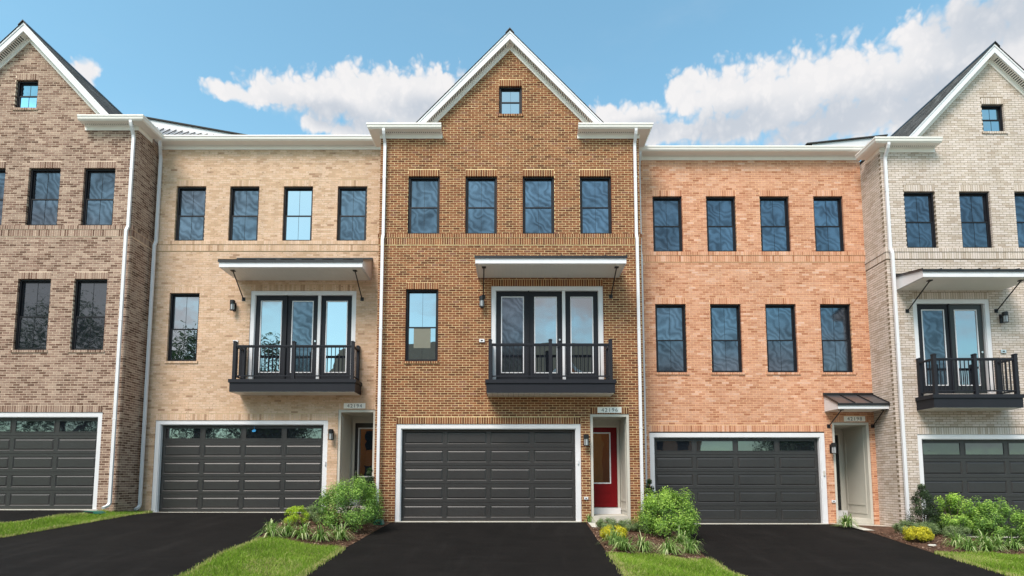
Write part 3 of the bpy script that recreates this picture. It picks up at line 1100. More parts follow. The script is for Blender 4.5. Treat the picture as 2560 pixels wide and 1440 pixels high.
def entry(house, x0, x1, z0, z1, depth, floor_z, door=None, door_x=None):
    """cased recess with panelled walls, a raised floor and a glazed door at the back"""
    t = 0.075
    cs = MB()
    cs.box(x0, x0 + t, .02, .14, z0, z1).box(x1 - t, x1, .02, .14, z0, z1).box(x0 + t, x1 - t, .02, .14, z1 - t, z1)
    o = link('entry_recess', cs.mesh('entry_recess', 'greige_trim'), house)
    a, b, c = x0 + t - .01, x1 - t + .01, z1 - t + .01
    y0, y1 = .141, depth
    ln = MB()
    ln.quad((a, y0, z0), (a, y1, z0), (a, y1, c), (a, y0, c)).quad((b, y0, z0), (b, y0, c), (b, y1, c), (b, y1, z0)).quad((a, y0, c), (a, y1, c), (b, y1, c), (b, y0, c))
    ln.quad((a, y1, z0), (b, y1, z0), (b, y1, c), (a, y1, c))
    ln.build('recess_lining', 'greige_trim', o)
    # applied rails and stiles on both side walls
    for sx, s in ((a, 1), (b, -1)):
        xa, xb = sorted((sx + s * .001, sx + s * .016))
        pm = MB()
        pm.box(xa, xb, y0 + .05, y0 + .10, z0 + .3, c - .1).box(xa, xb, y1 - .12, y1 - .05, z0 + .3, c - .1)
        pm.box(xa, xb, y0 + .1, y1 - .12, z0 + .55, z0 + .59).box(xa, xb, y0 + .1, y1 - .12, c - .15, c - .11).box(xa, xb, y0 + .1, y1 - .12, z0 + .3, z0 + .345)
        pm.build('wall_panelling', 'greige_trim', o)
    MB().box(a + .002, b - .002, -.0, y1 - .002, z0 - .12, floor_z).build('entry_step', 'concrete', o)
    if door:
        dx0 = door_x
        dx1 = dx0 + .92
        zb, zt = floor_z + .20, c - .22
        yb = y1 - .05
        MB().box(a + .018, b - .018, yb - .03, yb + .02, floor_z + .001, zb - .02).build('threshold_board', 'white_trim', o)
        df = MB()
        if dx0 - .07 > a:
            df.box(dx0 - .07, dx0, yb - .02, yb + .03, zb - .02, zt + .07)
        if dx1 + .07 < b + .06:
            df.box(dx1, min(dx1 + .07, b - .017), yb - .02, yb + .03, zb - .02, zt + .07)
        df.box(max(dx0, a + .017), min(dx1, b - .017), yb - .02, yb + .03, zt, zt + .07)
        df.build('door_frame', 'greige_trim', o)
        x_0, x_1 = max(dx0 + .003, a + .018), min(dx1 - .003, b - .018)
        g0, g1, gb, gt = max(dx0 + .10, x_0), min(dx1 - .19, x_1), zb + .68, zt - .15
        lf = MB()
        if g0 > x_0:
            lf.box(x_0, g0, yb, yb + .04, zb, zt)
        if g1 < x_1:
            lf.box(g1, x_1, yb, yb + .04, zb, zt)
        lf.box(g0, g1, yb, yb + .04, gt, zt).box(g0, g1, yb, yb + .04, zb, gb)
        d = link('front_door', lf.mesh('front_door', door), house)
        s = .035
        bd = MB().box(g0, g0 + s, yb - .014, yb + .02, gb, gt).box(g1 - s, g1, yb - .014, yb + .02, gb, gt)
        bd.box(g0 + s, g1 - s, yb - .014, yb + .02, gt - s, gt).box(g0 + s, g1 - s, yb - .014, yb + .02, gb, gb + s)
        bd.build('glazing_bead', 'white_trim', d)
        MB().box(g0 + s, g1 - s, yb + .006, yb + .012, gb + s, gt - s).build('pane', 'glass_entry', d)
        pm = MB()
        for (p, q) in ((zb + .14, zb + .155), (zb + .40, zb + .415)):
            pm.box(g0 + .015, g1 - .015, yb - .008, yb - .0005, p, q)
        pm.box(g0, g0 + .015, yb - .008, yb - .0005, zb + .14, zb + .415).box(g1 - .015, g1, yb - .008, yb - .0005, zb + .14, zb + .415)
        pm.build('panel_moulding', door, d)
        if door == 'dark_door':
            hx = x_0 + .055
            MB().box(hx - .03, hx + .03, yb - .022, yb - .0005, zb + 1.02, zb + 1.15).build('keypad_lock', 'black_metal', d)
            MB().tube([(hx, yb - .02, zb + .62), (hx, yb - .06, zb + .66), (hx, yb - .06, zb + .84), (hx, yb - .02, zb + .88)], .012, 8).build('handle', 'satin_steel', d)
    return o


def small_box(house, name, x, z, w, h, mat='white_trim', dot=True, y=-.0005):
    o = link(name, MB().box(x - w / 2, x + w / 2, y - .035, y, z - h / 2, z + h / 2).mesh(name, mat), house)
    if dot:
        MB().box(x - w * .2, x + w * .2, y - .039, y - .0355, z - h * .2, z + h * .15).build('socket', 'black_metal', o)
    return o


K_RAKE, APEX = 1.06, 14.33


def gable_roof(house):
    yf = -.25
    rl = lambda x, off: APEX - off - K_RAKE * abs(x)
    xe = 2.80
    dk = MB()
    dk.prism([(-xe, rl(xe, .055)), (0, rl(0, .055)), (xe, rl(xe, .055)), (xe, rl(xe, .10)), (0, rl(0, .10)), (-xe, rl(xe, .10))], 'y', yf + .002, 8.5)
    o = link('roof', dk.mesh('roof', 'black_metal'), house)
    # shingle courses, each tab its own slab
    V, F, S = [], [], []
    L = xe * math.hypot(1, K_RAKE)
    ex, tw = .145, .21
    tx, tz = 1 / math.hypot(1, K_RAKE), -K_RAKE / math.hypot(1, K_RAKE)
    nx_, nz_ = -tz, tx
    rows = int(L / ex)
    for s in (-1, 1):
        for r in range(rows + 1):
            s0, s1 = r * ex, min((r + 1) * ex + .01, L + .02)
            y = yf - .035 + (tw / 2 if r % 2 else 0) - tw
            while y < 6.5:
                ya, yb = max(y, yf - .035), min(y + tw - .004, 6.5)
                y += tw
                if yb - ya < .03:
                    continue
                h0, h1 = .006 + rng.random() * .002, .008 + rng.random() * .003
                i = len(V)
                for (q, h) in ((s0, h0), (s1, h1)):
                    for yy in (ya, yb):
                        for hh in (h - .004, h):
                            V.append((s * (q * tx + hh * nx_), yy, APEX - .045 + q * tz + hh * nz_))
                # indices: (q0 ya lo,hi)(q0 yb lo,hi)(q1 ya lo,hi)(q1 yb lo,hi)
                F += [(i + 1, i + 3, i + 7, i + 5), (i + 4, i + 5, i + 7, i + 6), (i, i + 1, i + 5, i + 4), (i + 2, i + 6, i + 7, i + 3)]
                S += [rng.random() ** 1.3] * 4
    link('shingles', np_mesh('shingles', np.array(V), np.array(F), 'shingle', S), o, kind='stuff')
    cap = MB()
    for k in range(22):
        ya = yf - .05 + k * .3
        cap.prism([(-.13, rl(.13, .005)), (0, rl(0, -.012)), (.13, rl(.13, .005)), (.13, rl(.13, .03)), (0, rl(0, .02)), (-.13, rl(.13, .03))], 'y', ya, ya + .31)
    cap.build('ridge_cap', 'black_metal', o)
    for s in (-1, 1):
        def band(o0, o1, xa, xb):
            return [(s * xa, rl(xa, o0)), (s * xb, rl(xb, o0)), (s * xb, rl(xb, o1)), (s * xa, rl(xa, o1))]
        zc = 11.24

        def cut(pts):
            return clip_poly(pts, lambda p: p[1] - zc)
        MB().prism(cut(band(.057, .115, 0.0005, 2.95)), 'y', yf - .016, yf - .001).build('rake_crown', 'white_trim', o)
        MB().prism(cut(band(.10, .31, 0.0005, 2.95)), 'y', yf, yf + .03).build('rake_board', 'white_trim', o)
        MB().prism(cut(band(.290, .305, 0.0005, 2.9)), 'y', yf + .031, -.001).build('rake_soffit', 'almond_trim', o)
        MB().prism(cut(band(.306, .47, 0.0005, 2.9)), 'y', -.024, -.0005).build('rake_frieze', 'almond_trim', o)
        sl = MB()
        n = 52
        for i in range(n):
            x = .12 + (2.55 - .12) * i / n
            sl.prism([(s * x, rl(x, .3065)), (s * (x + .022), rl(x + .022, .3065)), (s * (x + .022), rl(x + .022, .3075)), (s * x, rl(x, .3075))], 'y', yf + .05, -.06)
        sl.build('soffit_vents', 'numeral_grey', o)['kind'] = 'stuff'
    return o


SOLDIER_H = 0.203
HIDDEN_ZONES = []


def town_house(key, label, xc, yf, z0, hw, gable, win3, win2, small, garage, entry_rc, fd, brick, mortar, sides=(), zbase=0.0, belt=(7.89, 8.22), w3=(8.22, 9.96), w2=(4.50, 6.59), garage_z=(0.0, 2.72), header_all=True):
    root = thing('brick_townhouse', label, 'house', (xc, yf, z0), 'row of brick townhouses')
    top = 11.24
    holes, voids, sold, sills = [], [], [], []

    def opening(x0, x1, za, zb, header=True, sill=False, ext=0.0):
        holes.append((x0, x1, za, zb))
        voids.append((x0, x1, za, zb))
        if header:
            h = (x0 - ext, x1 + ext, zb, zb + SOLDIER_H)
            voids.append(h)
            sold.extend(q + (0.0,) for q in soldiers(h[0], h[1], h[2] + .004, h[3] - JOINT))
        if sill:
            s = (x0 - .05, x1 + .05, za - .07, za)
            voids.append(s)
            sills.append(s)
            sold.extend(q + (0.028,) for q in soldiers(s[0], s[1], s[2] + .003, s[3] - .001))
    for a in win3:
        opening(a[0], a[1], w3[0], w3[1])
    for a in win2:
        opening(a[0], a[1], w2[0], w2[1], True, True)
    if small:
        opening(small[0], small[1], small[2], small[3], True, True)
    if garage:
        opening(garage[0], garage[1], zbase - .3, garage_z[1])
    if entry_rc:
        opening(entry_rc[0], entry_rc[1], zbase - .3, entry_rc[3])
    if fd:
        opening(fd[0], fd[1], fd[2], fd[3], True, False)
    # belt course: rowlocks over soldiers, both proud of the wall
    bv = (-hw - .1, hw + .1, belt[0], belt[1])
    voids.append(bv)
    zr = belt[1] - .115
    belt_items = [q + (0.026,) for q in soldiers(-hw - .03, hw + .03, zr, belt[1] - .002)] + [q + (0.013,) for q in soldiers(-hw - .015, hw + .015, belt[0] + JOINT, zr - JOINT)]
    zg = zbase - 0.25
    nb = int((top - zg) / COURSE)
    run = running_bond(-hw, hw, zg, top, voids)
    items = [q[:4] + (0.0,) for q in run]
    if gable:
        cl = lambda z: (-(APEX - .40 - z) / K_RAKE, (APEX - .40 - z) / K_RAKE)
        run2 = running_bond(-hw, hw, zg + (nb + 1) * COURSE if zg + nb * COURSE < top - .02 else zg + nb * COURSE, APEX - .4, voids, cl)
        items += [q[:4] + (0.0,) for q in run2]
    # single bricks: those that show largest, i.e. the whole ones nearest the camera
    cand = []
    for i, q in enumerate(run):
        if not q[4]:
            continue
        X, Z = xc + (q[0] + q[1]) / 2, z0 + (q[2] + q[3]) / 2
        if abs(X) / (16 + yf) > 0.875 or Z < 0.62 + 0.02 * abs(X):
            continue
        if any(h[0] < X < h[1] and h[2] < Z < h[3] for h in HIDDEN_ZONES):
            continue
        cand.append(((Vector((X, yf, Z)) - CAM).length, i))
    cand.sort()
    chosen = {i for _, i in cand[:300]}
    bm = single_brick(BL - JOINT, COURSE - JOINT, brick)
    for i in sorted(chosen):
        q = run[i]
        link('brick', bm, root, ((q[0] + q[1]) / 2, nr.uniform(-.0012, .0012), (q[2] + q[3]) / 2))
    rest = [it for i, it in enumerate(items) if i not in chosen] + sold + belt_items
    fmap = lambda u, z, w: (u, -w, z)
    Vs, Fs, Ss = brick_arrays(rest, fmap)
    parts = [(Vs, Fs, Ss)]
    mb = MB()
    wall_backing(mb, -hw + MORTAR_Y, hw - MORTAR_Y, zg, top, [h for h in holes if h[2] < top])
    if gable:
        wall_backing(mb, -hw + .3, hw - .3, top, APEX - .35, [h for h in holes if h[2] >= top], clip=[lambda p: (APEX - .35 - p[1]) / K_RAKE - p[0], lambda p: (APEX - .35 - p[1]) / K_RAKE + p[0]])
    # mortar bed of the projecting courses
    for (za, zb, p) in ((belt[0] + .004, zr - .006, .013), (zr - .006, belt[1] - .004, .026)):
        mb.box(-hw - p + .003, hw + p - .003, -p + .002, MORTAR_Y - .0004, za, zb)
        for s in sides:
            xa, xb = sorted((s * (hw - .004), s * (hw + p - .003)))
            mb.box(xa, xb, MORTAR_Y, 1.0, za, zb)
    for (u0, u1, za, zb) in sills:
        mb.box(u0 + .003, u1 - .003, -.026, MORTAR_Y - .0004, za + .003, zb - .004)
    # body behind: side walls, back, top
    xw = hw - MORTAR_Y
    mb.quad((-xw, MORTAR_Y, zg), (-xw, MORTAR_Y, top), (-xw, 10.5, top), (-xw, 10.5, zg))
    mb.quad((xw, MORTAR_Y, zg), (xw, 10.5, zg), (xw, 10.5, top), (xw, MORTAR_Y, top))
    mb.quad((-xw, 10.5, zg), (-xw, 10.5, top), (xw, 10.5, top), (xw, 10.5, zg))
    mb.build('wall', mortar, root)
    for s in sides:
        sm = (lambda u, z, w: (hw + w, u, z)) if s > 0 else (lambda u, z, w: (-hw - w, u, z))
        vv = [(-1, 2, belt[0], belt[1])]
        it = [q[:4] + (0.0,) for q in running_bond(.097, 1.02, zg, top, vv, phase=.05)]
        it += [q + (0.026,) for q in soldiers(.0, 1.0, zr, belt[1] - .002)] + [q + (0.013,) for q in soldiers(.0, 1.0, belt[0] + JOINT, zr - JOINT)]
        V2, F2, S2 = brick_arrays(it, sm)
        if s < 0:
            F2 = F2[:, ::-1]
        parts.append((V2, F2, S2))
    off, VV, FF, SS = 0, [], [], []
    for v, f, s in parts:
        VV.append(v)
        FF.append(f + off)
        SS.append(s)
        off += len(v)
    link('brickwork', np_mesh('brickwork', np.concatenate(VV), np.concatenate(FF), brick, np.concatenate(SS)), root, kind='stuff')
    MB().box(-xw, xw, 0.02, 10.5, top + .02, top + .12).build('flat_roof', 'black_metal', root)
    if gable:
        gable_roof(root)
    return root


# ---- centre: brown brick, red door
def build_centre():
    HIDDEN_ZONES[:] = [(-1.0, 3.1, 3.2, 7.2), (2.2, 3.3, 0, 3.3), (-3.75, -3.55, 0, 12), (3.5, 3.75, 0, 12)]
    xc, hw = -.04, 3.77
    w3 = [(c - .455, c + .455) for c in (-2.49, -.83, .83, 2.49)]
    fdx = -.53
    h = town_house('c', 'brown brick gabled townhouse numbered 42196 with a red front door', xc, 0, 0, hw, True, w3, [(-2.96, -2.04)], (-.315, .355, 11.86, 12.74),
                   (-3.17, 1.98), (2.25, 3.34, 0, 3.0), (fdx, fdx + 3.19, 3.94, 6.68), 'brick_brown', 'mortar_brown', sides=(-1, 1))
    for a, b in w3:
        window(h, a, b, 8.22, 9.96)
    w = window(h, -2.96, -2.04, 4.5, 6.59, ('glass_clear', 'glass_clear'))
    MB().box(-.24, .24, .096, .1005, .40, 1.0).build('paper_notice', 'paper', w)
    window(h, -.315, .355, 11.86, 12.74, ('glass_clear', 'glass_clear'))
    garage_door(h, -3.17, 1.98, 0.0, 2.72, False)
    small_box(h, 'door_sensor', 1.90, 1.66, .03, .12, y=.02, dot=False)
    french_doors(h, fdx, 3.94, 6.68, 3, ('glass_screen', 'glass_clear', 'glass_clear'))
    balcony(h, -.66, 2.87, 3.86)
    awning(h, -.92, 3.12, 6.93, 7.10, 1.08, .14, 7, [(-.70, -.75), (2.90, 2.88)], 6.37)
    lantern(h, -.79, 6.17)
    lantern(h, 2.115, 2.25)
    number_plate(h, 2.46, 3.13, 3.035, 3.195, '42196')
    entry(h, 2.25, 3.34, 0.0, 3.0, 1.05, .17, 'red_paint', 2.25)
    small_box(h, 'outlet', 2.11, .66, .11, .07)
    small_box(h, 'outlet', -.79, 5.09, .15, .09)
    q = 1.97
    for s in (-1, 1):
        so = eave(h, [(s * q, 0, 0, -1), (s * hw, 0, s, -1), (s * hw, .62, s, 0)])
        a, b = sorted((s * (q + .06), s * (hw - .05)))
        soffit_slots(h, a, b, so)
        downspout(h, s * 3.63, s, 11.25, 8.0, .1, (.02 * s, -.13))
    return h


# ---- left: cream brick, 42194
def build_left():
    HIDDEN_ZONES[:] = [(-8.4, -4.2, 3.5, 7.6), (-5.2, -3.8, -1, 3.5), (-10.9, -10.55, 0, 12), (-5.2, -3.8, 0, 1.7)]
    xl, xr, yf, z0 = -10.90, -3.82, .95, .20
    xc, hw = (xl + xr) / 2, (xr - xl) / 2
    L = lambda x: x - xc
    w3 = [(L(c) - .45, L(c) + .45) for c in (-9.83, -8.19, -6.54, -4.88)]
    fdx = L(-7.87)
    h = town_house('l', 'cream brick townhouse numbered 42194 with a dark green-black front door', xc, yf, z0, hw, False, w3, [(L(-10.32), L(-9.42))], None,
                   (L(-10.54), L(-5.43)), (L(-5.13), L(-4.02), 0, 3.04), (fdx, fdx + 3.19, 3.93, 6.66), 'brick_cream', 'mortar_cream', w3=(8.22, 9.96))
    for i, (a, b) in enumerate(w3):
        window(h, a, b, 8.22, 9.96, ('glass_clear', 'glass_clear') if i == 2 else ('glass_screen', 'glass_screen'))
    window(h, L(-10.32), L(-9.42), 4.5, 6.59, ('glass_bright', 'glass_bright'))
    g = garage_door(h, L(-10.54), L(-5.43), 0.0, 2.73, True)
    tp = MB().prism([(L(-7.74), 2.415), (L(-7.70), 2.385), (L(-7.63), 2.395), (L(-7.61), 2.43), (L(-7.635), 2.465), (L(-7.70), 2.455)], 'y', .128, .134)
    tp.box(L(-7.668), L(-7.660), .129, .133, 2.466, 2.56)
    tp.build('blue_tape', 'blue_tape', g)
    small_box(h, 'door_sensor', L(-5.48), 1.45, .03, .12, y=.02, dot=False)
    french_doors(h, fdx, 3.93, 6.66, 3, ('glass_clear', 'glass_screen', 'glass_clear'))
    balcony(h, L(-8.10), L(-4.44), 3.84)
    awning(h, L(-8.31), L(-4.23), 6.99, 7.16, 1.08, .42, 7, [(L(-8.02), L(-8.08)), (L(-4.50), L(-4.50))], 6.40)
    lantern(h, L(-8.34), 6.16)
    lantern(h, L(-5.29), 2.28)
    number_plate(h, L(-4.97), L(-4.33), 3.075, 3.235, '42194')
    entry(h, L(-5.13), L(-4.02), 0.0, 3.04, 1.2, .17, 'dark_door', L(-4.93))
    small_box(h, 'outlet', L(-8.26), 5.09, .15, .09)
    eave(h, [(-hw + .05, 0, 0, -1), (hw - .01, 0, 0, -1)], .03)
    downspout(h, L(-10.78), -1, 11.25, 8.0, .12, (-.03, -.15), xtop=L(-10.70))
    # roof of the wing behind: raked white board over standing-seam metal
    mb = MB().prism([(L(-12.230), 12.980), (L(-8.5), 12.290), (L(-8.5), 12.070), (L(-12.230), 12.700)], 'y', 1.25, 1.29)
    o = link('rear_rake_board', mb.mesh('rear_rake_board', 'white_trim'), h)
    MB().prism([(L(-12.230), 13.030), (L(-8.4), 12.320), (L(-8.4), 12.275), (L(-12.230), 12.982)], 'y', 1.2, 8).build('rear_roof', 'shingle', o)
    MB().quad((L(-12.3), .15, 11.5), (L(-8.4), .15, 11.5), (L(-8.4), 1.24, 12.18), (L(-12.3), 1.24, 12.70)).build('seam_roof', 'seam_metal', o)
    for k in range(18):
        x = L(-12.2) + k * .21
        zt = 12.70 - .52 * (x - L(-12.3)) / 3.9
        MB().prism([(.15, 11.503), (.15, 11.54), (1.23, zt + .036), (1.23, zt + .0)], 'x', x - .012, x + .012).build('seam', 'roof_metal', o)
    return h


# ---- right: orange brick, 42198
def build_right():
    HIDDEN_ZONES[:] = [(9.2, 10.8, -1, 3.8), (3.6, 4.05, 0, 12), (3.6, 5.4, -1, 1.4)]
    xl, xr, yf, z0 = 3.75, 10.76, .95, -.14
    xc, hw = (xl + xr) / 2, (xr - xl) / 2
    L = lambda x: x - xc
    cs = (4.785, 6.43, 8.075, 9.72)
    w3 = [(L(c) - .45, L(c) + .45) for c in cs]
    w2 = [(L(c) - .46, L(c) + .46) for c in (4.805, 6.465, 8.125, 9.775)]
    h = town_house('r', 'orange-red brick townhouse numbered 42198 with a small canopy over its entry', xc, yf, z0, hw, False, w3, w2, None,
                   (L(4.09), L(9.27)), (L(9.50), L(10.60), 0, 3.0), None, 'brick_orange', 'mortar_orange', w3=(8.22, 9.98), w2=(4.50, 6.59))
    for a, b in w3:
        window(h, a, b, 8.22, 9.98)
    for i, (a, b) in enumerate(w2):
        window(h, a, b, 4.5, 6.59)
    garage_door(h, L(4.09), L(9.27), 0.0, 2.69, True)
    small_box(h, 'door_sensor', L(9.21), 1.5, .035, .15, 'greige_trim', y=.02, dot=False)
    awning(h, L(9.30), L(10.745), 3.32, 3.45, .72, .33, 3, [(L(9.44), L(9.40)), (L(10.66), L(10.70))], 2.89, rod_y=-.62)
    lantern(h, L(9.44), 2.22)
    number_plate(h, L(9.86), L(10.49), 3.03, 3.185, '42198')
    entry(h, L(9.50), L(10.60), 0.0, 3.0, 1.25, .17, 'dark_door', L(9.42))
    small_box(h, 'outlet', L(9.43), .68, .11, .07)
    so = eave(h, [(-hw + .01, 0, 0, -1), (hw - .05, 0, 0, -1)], .03)
    downspout(h, L(3.92), 1, 11.25, 8.0, .12, (.0, -.13))
    o = link('rear_rake_board', MB().prism([(L(9.9), 12.300), (L(12.370), 12.570), (L(12.370), 12.270), (L(9.9), 12.170)], 'y', 1.05, 1.09).mesh('rear_rake_board', 'white_trim'), h)
    MB().prism([(L(9.7), 12.320), (L(12.370), 12.615), (L(12.370), 12.572), (L(9.7), 12.280)], 'y', 1.0, 8).build('rear_roof', 'shingle', o)
    return h


# ---- far left: taupe brick gable
def build_far_left():
    HIDDEN_ZONES[:] = [(-11.2, -10.8, 0, 12), (-12.5, -10.8, -1, 1.0)]
    xc, hw, z0 = -14.30, 3.38, .25
    w3 = [(c - .455, c + .455) for c in (-2.47, -.87, .73, 2.33)]
    w2 = [(c - .47, c + .47) for c in (-2.47, -.87, .67, 2.28)]
    h = town_house('f1', 'taupe brown-grey brick gabled townhouse at the left end of the row', xc, 0, z0, hw, True, w3, w2, (-.31, .34, 11.80, 12.68),
                   (-2.35, 2.85), None, None, 'brick_taupe', 'mortar_taupe', sides=(1,), garage_z=(.08, 2.80), w2=(4.57, 6.64))
    for a, b in w3:
        window(h, a, b, 8.22, 9.96)
    for a, b in w2:
        window(h, a, b, 4.57, 6.64, ('glass_door', 'glass_door'))
    window(h, -.31, .34, 11.80, 12.68, ('glass_blue', 'glass_blue'))
    garage_door(h, -2.35, 2.85, .08, 2.80, True)
    q = 1.83
    for s in (-1, 1):
        so = eave(h, [(s * q, 0, 0, -1), (s * hw, 0, s, -1), (s * hw, .62, s, 0)])
        a, b = sorted((s * (q + .06), s * (hw - .05)))
        soffit_slots(h, a, b, so)
    downspout(h, 3.30, 1, 11.25, 8.0, .16, (-.06, -.16), xtop=3.34)
    MB().box(1.51, 1.54, -.012, -.0005, 8.97, 9.01).build('survey_tag', 'red_paint', h)
    return h


# ---- far right: pale brick gable
def build_far_right():
    HIDDEN_ZONES[:] = [(10.8, 11.1, 0, 12), (11.0, 15, 2.5, 6.8), (10.5, 15, -1, 1.2)]
    xc, hw, z0 = 14.12, 3.36, -.42
    w3 = [(c - .445, c + .445) for c in (-2.29, -.69, .91, 2.51)]
    fdx = 11.44 - xc
    h = town_house('f2', 'pale grey-cream brick gabled townhouse at the right end of the row', xc, 0, z0, hw, True, w3, [(2.05, 2.95)], (-.29, .36, 11.74, 12.60),
                   (11.34 - xc, 2.38), None, (fdx, fdx + 2.19, 4.0, 6.72), 'brick_pale', 'mortar_pale', sides=(-1,), garage_z=(0, 2.85), zbase=0.0, w3=(8.22, 9.92))
    for a, b in w3:
        window(h, a, b, 8.22, 9.92)
    window(h, 2.05, 2.95, 4.5, 6.59)
    window(h, -.29, .36, 11.74, 12.60, ('glass_blue', 'glass_blue'))
    garage_door(h, 11.34 - xc, 2.38, 0.0, 2.85, True)
    french_doors(h, fdx, 4.0, 6.72, 2, ('glass_screen', 'glass_clear'))
    balcony(h, 11.34 - xc, 13.80 - xc, 3.88)
    awning(h, 10.99 - xc, 14.05 - xc, 6.98, 7.15, 1.08, .20, 6, [(11.33 - xc, 11.27 - xc), (13.80 - xc, 13.80 - xc)], 6.37)
    lantern(h, 13.92 - xc, 6.14)
    small_box(h, 'outlet', 13.90 - xc, 5.2, .15, .09, 'satin_steel')
    q = 1.77
    for s in (-1, 1):
        so = eave(h, [(s * q, 0, 0, -1), (s * hw, 0, s, -1), (s * hw, .62, s, 0)])
        a, b = sorted((s * (q + .06), s * (hw - .05)))
        soffit_slots(h, a, b, so)
    downspout(h, -3.27, -1, 11.25, 8.0, .30, (.03, -.12), xtop=-3.29)
    return h


build_centre()
build_left()
build_right()
build_far_left()
build_far_right()


# ------------------------------------------------------------------ plants
def leaf_cloud(pts, nrm, size, aspect=0.5, fold=0.25):
    """folded diamond leaves: pts (n,3) centres, nrm (n,3) facing, random spin; 2 triangles each"""
    n = len(pts)
    nrm = nrm / np.linalg.norm(nrm, axis=1, keepdims=True)
    rv = nr.normal(size=(n, 3))
    t = np.cross(nrm, rv)
    t /= np.linalg.norm(t, axis=1, keepdims=True) + 1e-9
    b = np.cross(nrm, t)
    s = (size * nr.uniform(.65, 1.25, n))[:, None]
    a = pts - t * s * .5
    c = pts + t * s * .5
    l = pts - b * s * aspect * .5 + nrm * s * fold * .5
    r = pts + b * s * aspect * .5 + nrm * s * fold * .5
    V = np.stack([a, l, c, r], 1).reshape(-1, 3)
    k = (np.arange(n) * 4)[:, None]
    F = np.stack([np.concatenate([k, k + 1, k + 2], 1), np.concatenate([k, k + 2, k + 3], 1)], 1).reshape(-1, 3)
    return V, F


def shrub(name, label, cat, x, y, w, h, kind, n, leaf, shape='round', clumps=74, group=None, base=0.05, lump=0.17, spiky=0.0):
    n = int(n * (4.6 if shape == 'cone' else 3.7))
    leaf *= .70
    z = gz(x, y) + .03
    root = thing(name, label, cat, (x, y, z), group)
    # clump centres on an uneven shell
    P, Nn, Sh = [], [], []
    per = n // clumps
    for c in range(clumps):
        th = rng.random() * 6.2832
        u = rng.random()
        if shape == 'cone':
            hz = u ** 1.35
            rad = (1 - hz) ** .8 * (.75 + .35 * rng.random())
            if hz < .12:
                rad *= .7 + 2.5 * hz
            cx, cy, cz = rad * w / 2 * math.cos(th), rad * w / 2 * math.sin(th), base + hz * (h - base)
            d = Vector((math.cos(th), math.sin(th), .5))
            cr = .20 * w * (1 - .45 * hz)
        else:
            ph = math.asin(min(1, max(-.75, -0.62 + 1.62 * u)))
            rr = .80 + (rng.random() - .5) * 2 * lump
            cx, cy = rr * w / 2 * math.cos(ph) * math.cos(th), rr * w / 2 * math.cos(ph) * math.sin(th)
            cz = base + (h - base) * (.42 + .52 * rr * math.sin(ph))
            d = Vector((math.cos(th) * math.cos(ph), math.sin(th) * math.cos(ph), math.sin(ph) + .35))
            cr = .145 * w * rng.uniform(.75, 1.2)
        d.normalize()
        ctr = np.array((cx, cy, cz))
        q = nr.normal(size=(per, 3))
        q = q / np.linalg.norm(q, axis=1, keepdims=True) * (nr.random(per) ** .45)[:, None] * cr
        if spiky and cz > h * .5:
            q[:, 2] = q[:, 2] * (1 + spiky * rng.random() * 2) + spiky * cr * rng.random() * 2
            q[:, :2] *= .8
        P.append(ctr + q)
        dn = np.array(d) * .7 + np.array((0, 0, .5)) + nr.normal(0, .55, (per, 3)) + q / cr * .45
        Nn.append(dn)
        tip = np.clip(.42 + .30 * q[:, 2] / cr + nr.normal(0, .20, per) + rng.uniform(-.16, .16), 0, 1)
        Sh.append(tip)
    P, Nn, Sh = np.concatenate(P), np.concatenate(Nn), np.concatenate(Sh)
    P[:, 2] = np.maximum(P[:, 2], .02)
    V, F = leaf_cloud(P, Nn, leaf)
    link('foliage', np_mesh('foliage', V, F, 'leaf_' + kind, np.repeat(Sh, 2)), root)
    st = MB()
    for k in range(7):
        a = 6.2832 * k / 7 + rng.random()
        r = w * .26 * rng.uniform(.5, 1.1)
        hh = h * rng.uniform(.55, .85)
        st.tube([(.03 * math.cos(a), .03 * math.sin(a), -.04), (r * .45 * math.cos(a), r * .45 * math.sin(a), hh * .45), (r * math.cos(a), r * math.sin(a), hh)], [.014, .010, .004], 5)
    st.build('stem', 'bark', root)
    return root


def tuft(label, x, y, r, h, n, group, kind='strap'):
    z = gz(x, y) + .03
    root = thing('lily_turf', label, 'plant', (x, y, z), group)
    V, F, S = [], [], []
    for k in range(n):
        a = rng.random() * 6.2832
        lean = rng.random() ** .7
        L = r * (0.35 + .85 * lean)
        H = h * (1.05 - .45 * lean) * rng.uniform(.75, 1.1)
        droop = h * .95 * lean
        bx, by = rng.gauss(0, r * .12), rng.gauss(0, r * .12)
        w = rng.uniform(.008, .0135)
        px, py = -math.sin(a), math.cos(a)
        i0 = len(V)
        m = 5
        for j in range(m + 1):
            t = j / m
            d = L * t ** 1.25
            zz = H * (1 - (1 - t) ** 2) - droop * t ** 2.6
            ww = w * (1 - t ** 2.2) + .0012
            cx, cy = bx + d * math.cos(a), by + d * math.sin(a)
            zz = max(zz, .012)
            V += [(cx - px * ww, cy - py * ww, zz + ww * .4), (cx + px * ww, cy + py * ww, zz + ww * .4)]
        sh = min(1, max(0, rng.gauss(.5, .25)))
        for j in range(m):
            q = i0 + 2 * j
            F.append((q, q + 1, q + 3, q + 2))
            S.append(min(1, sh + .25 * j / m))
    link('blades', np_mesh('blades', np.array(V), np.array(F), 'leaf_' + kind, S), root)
    MB().cyl(0, 0, -.03, .05, .035, 7, .025).build('crown', 'bark', root)
    return root


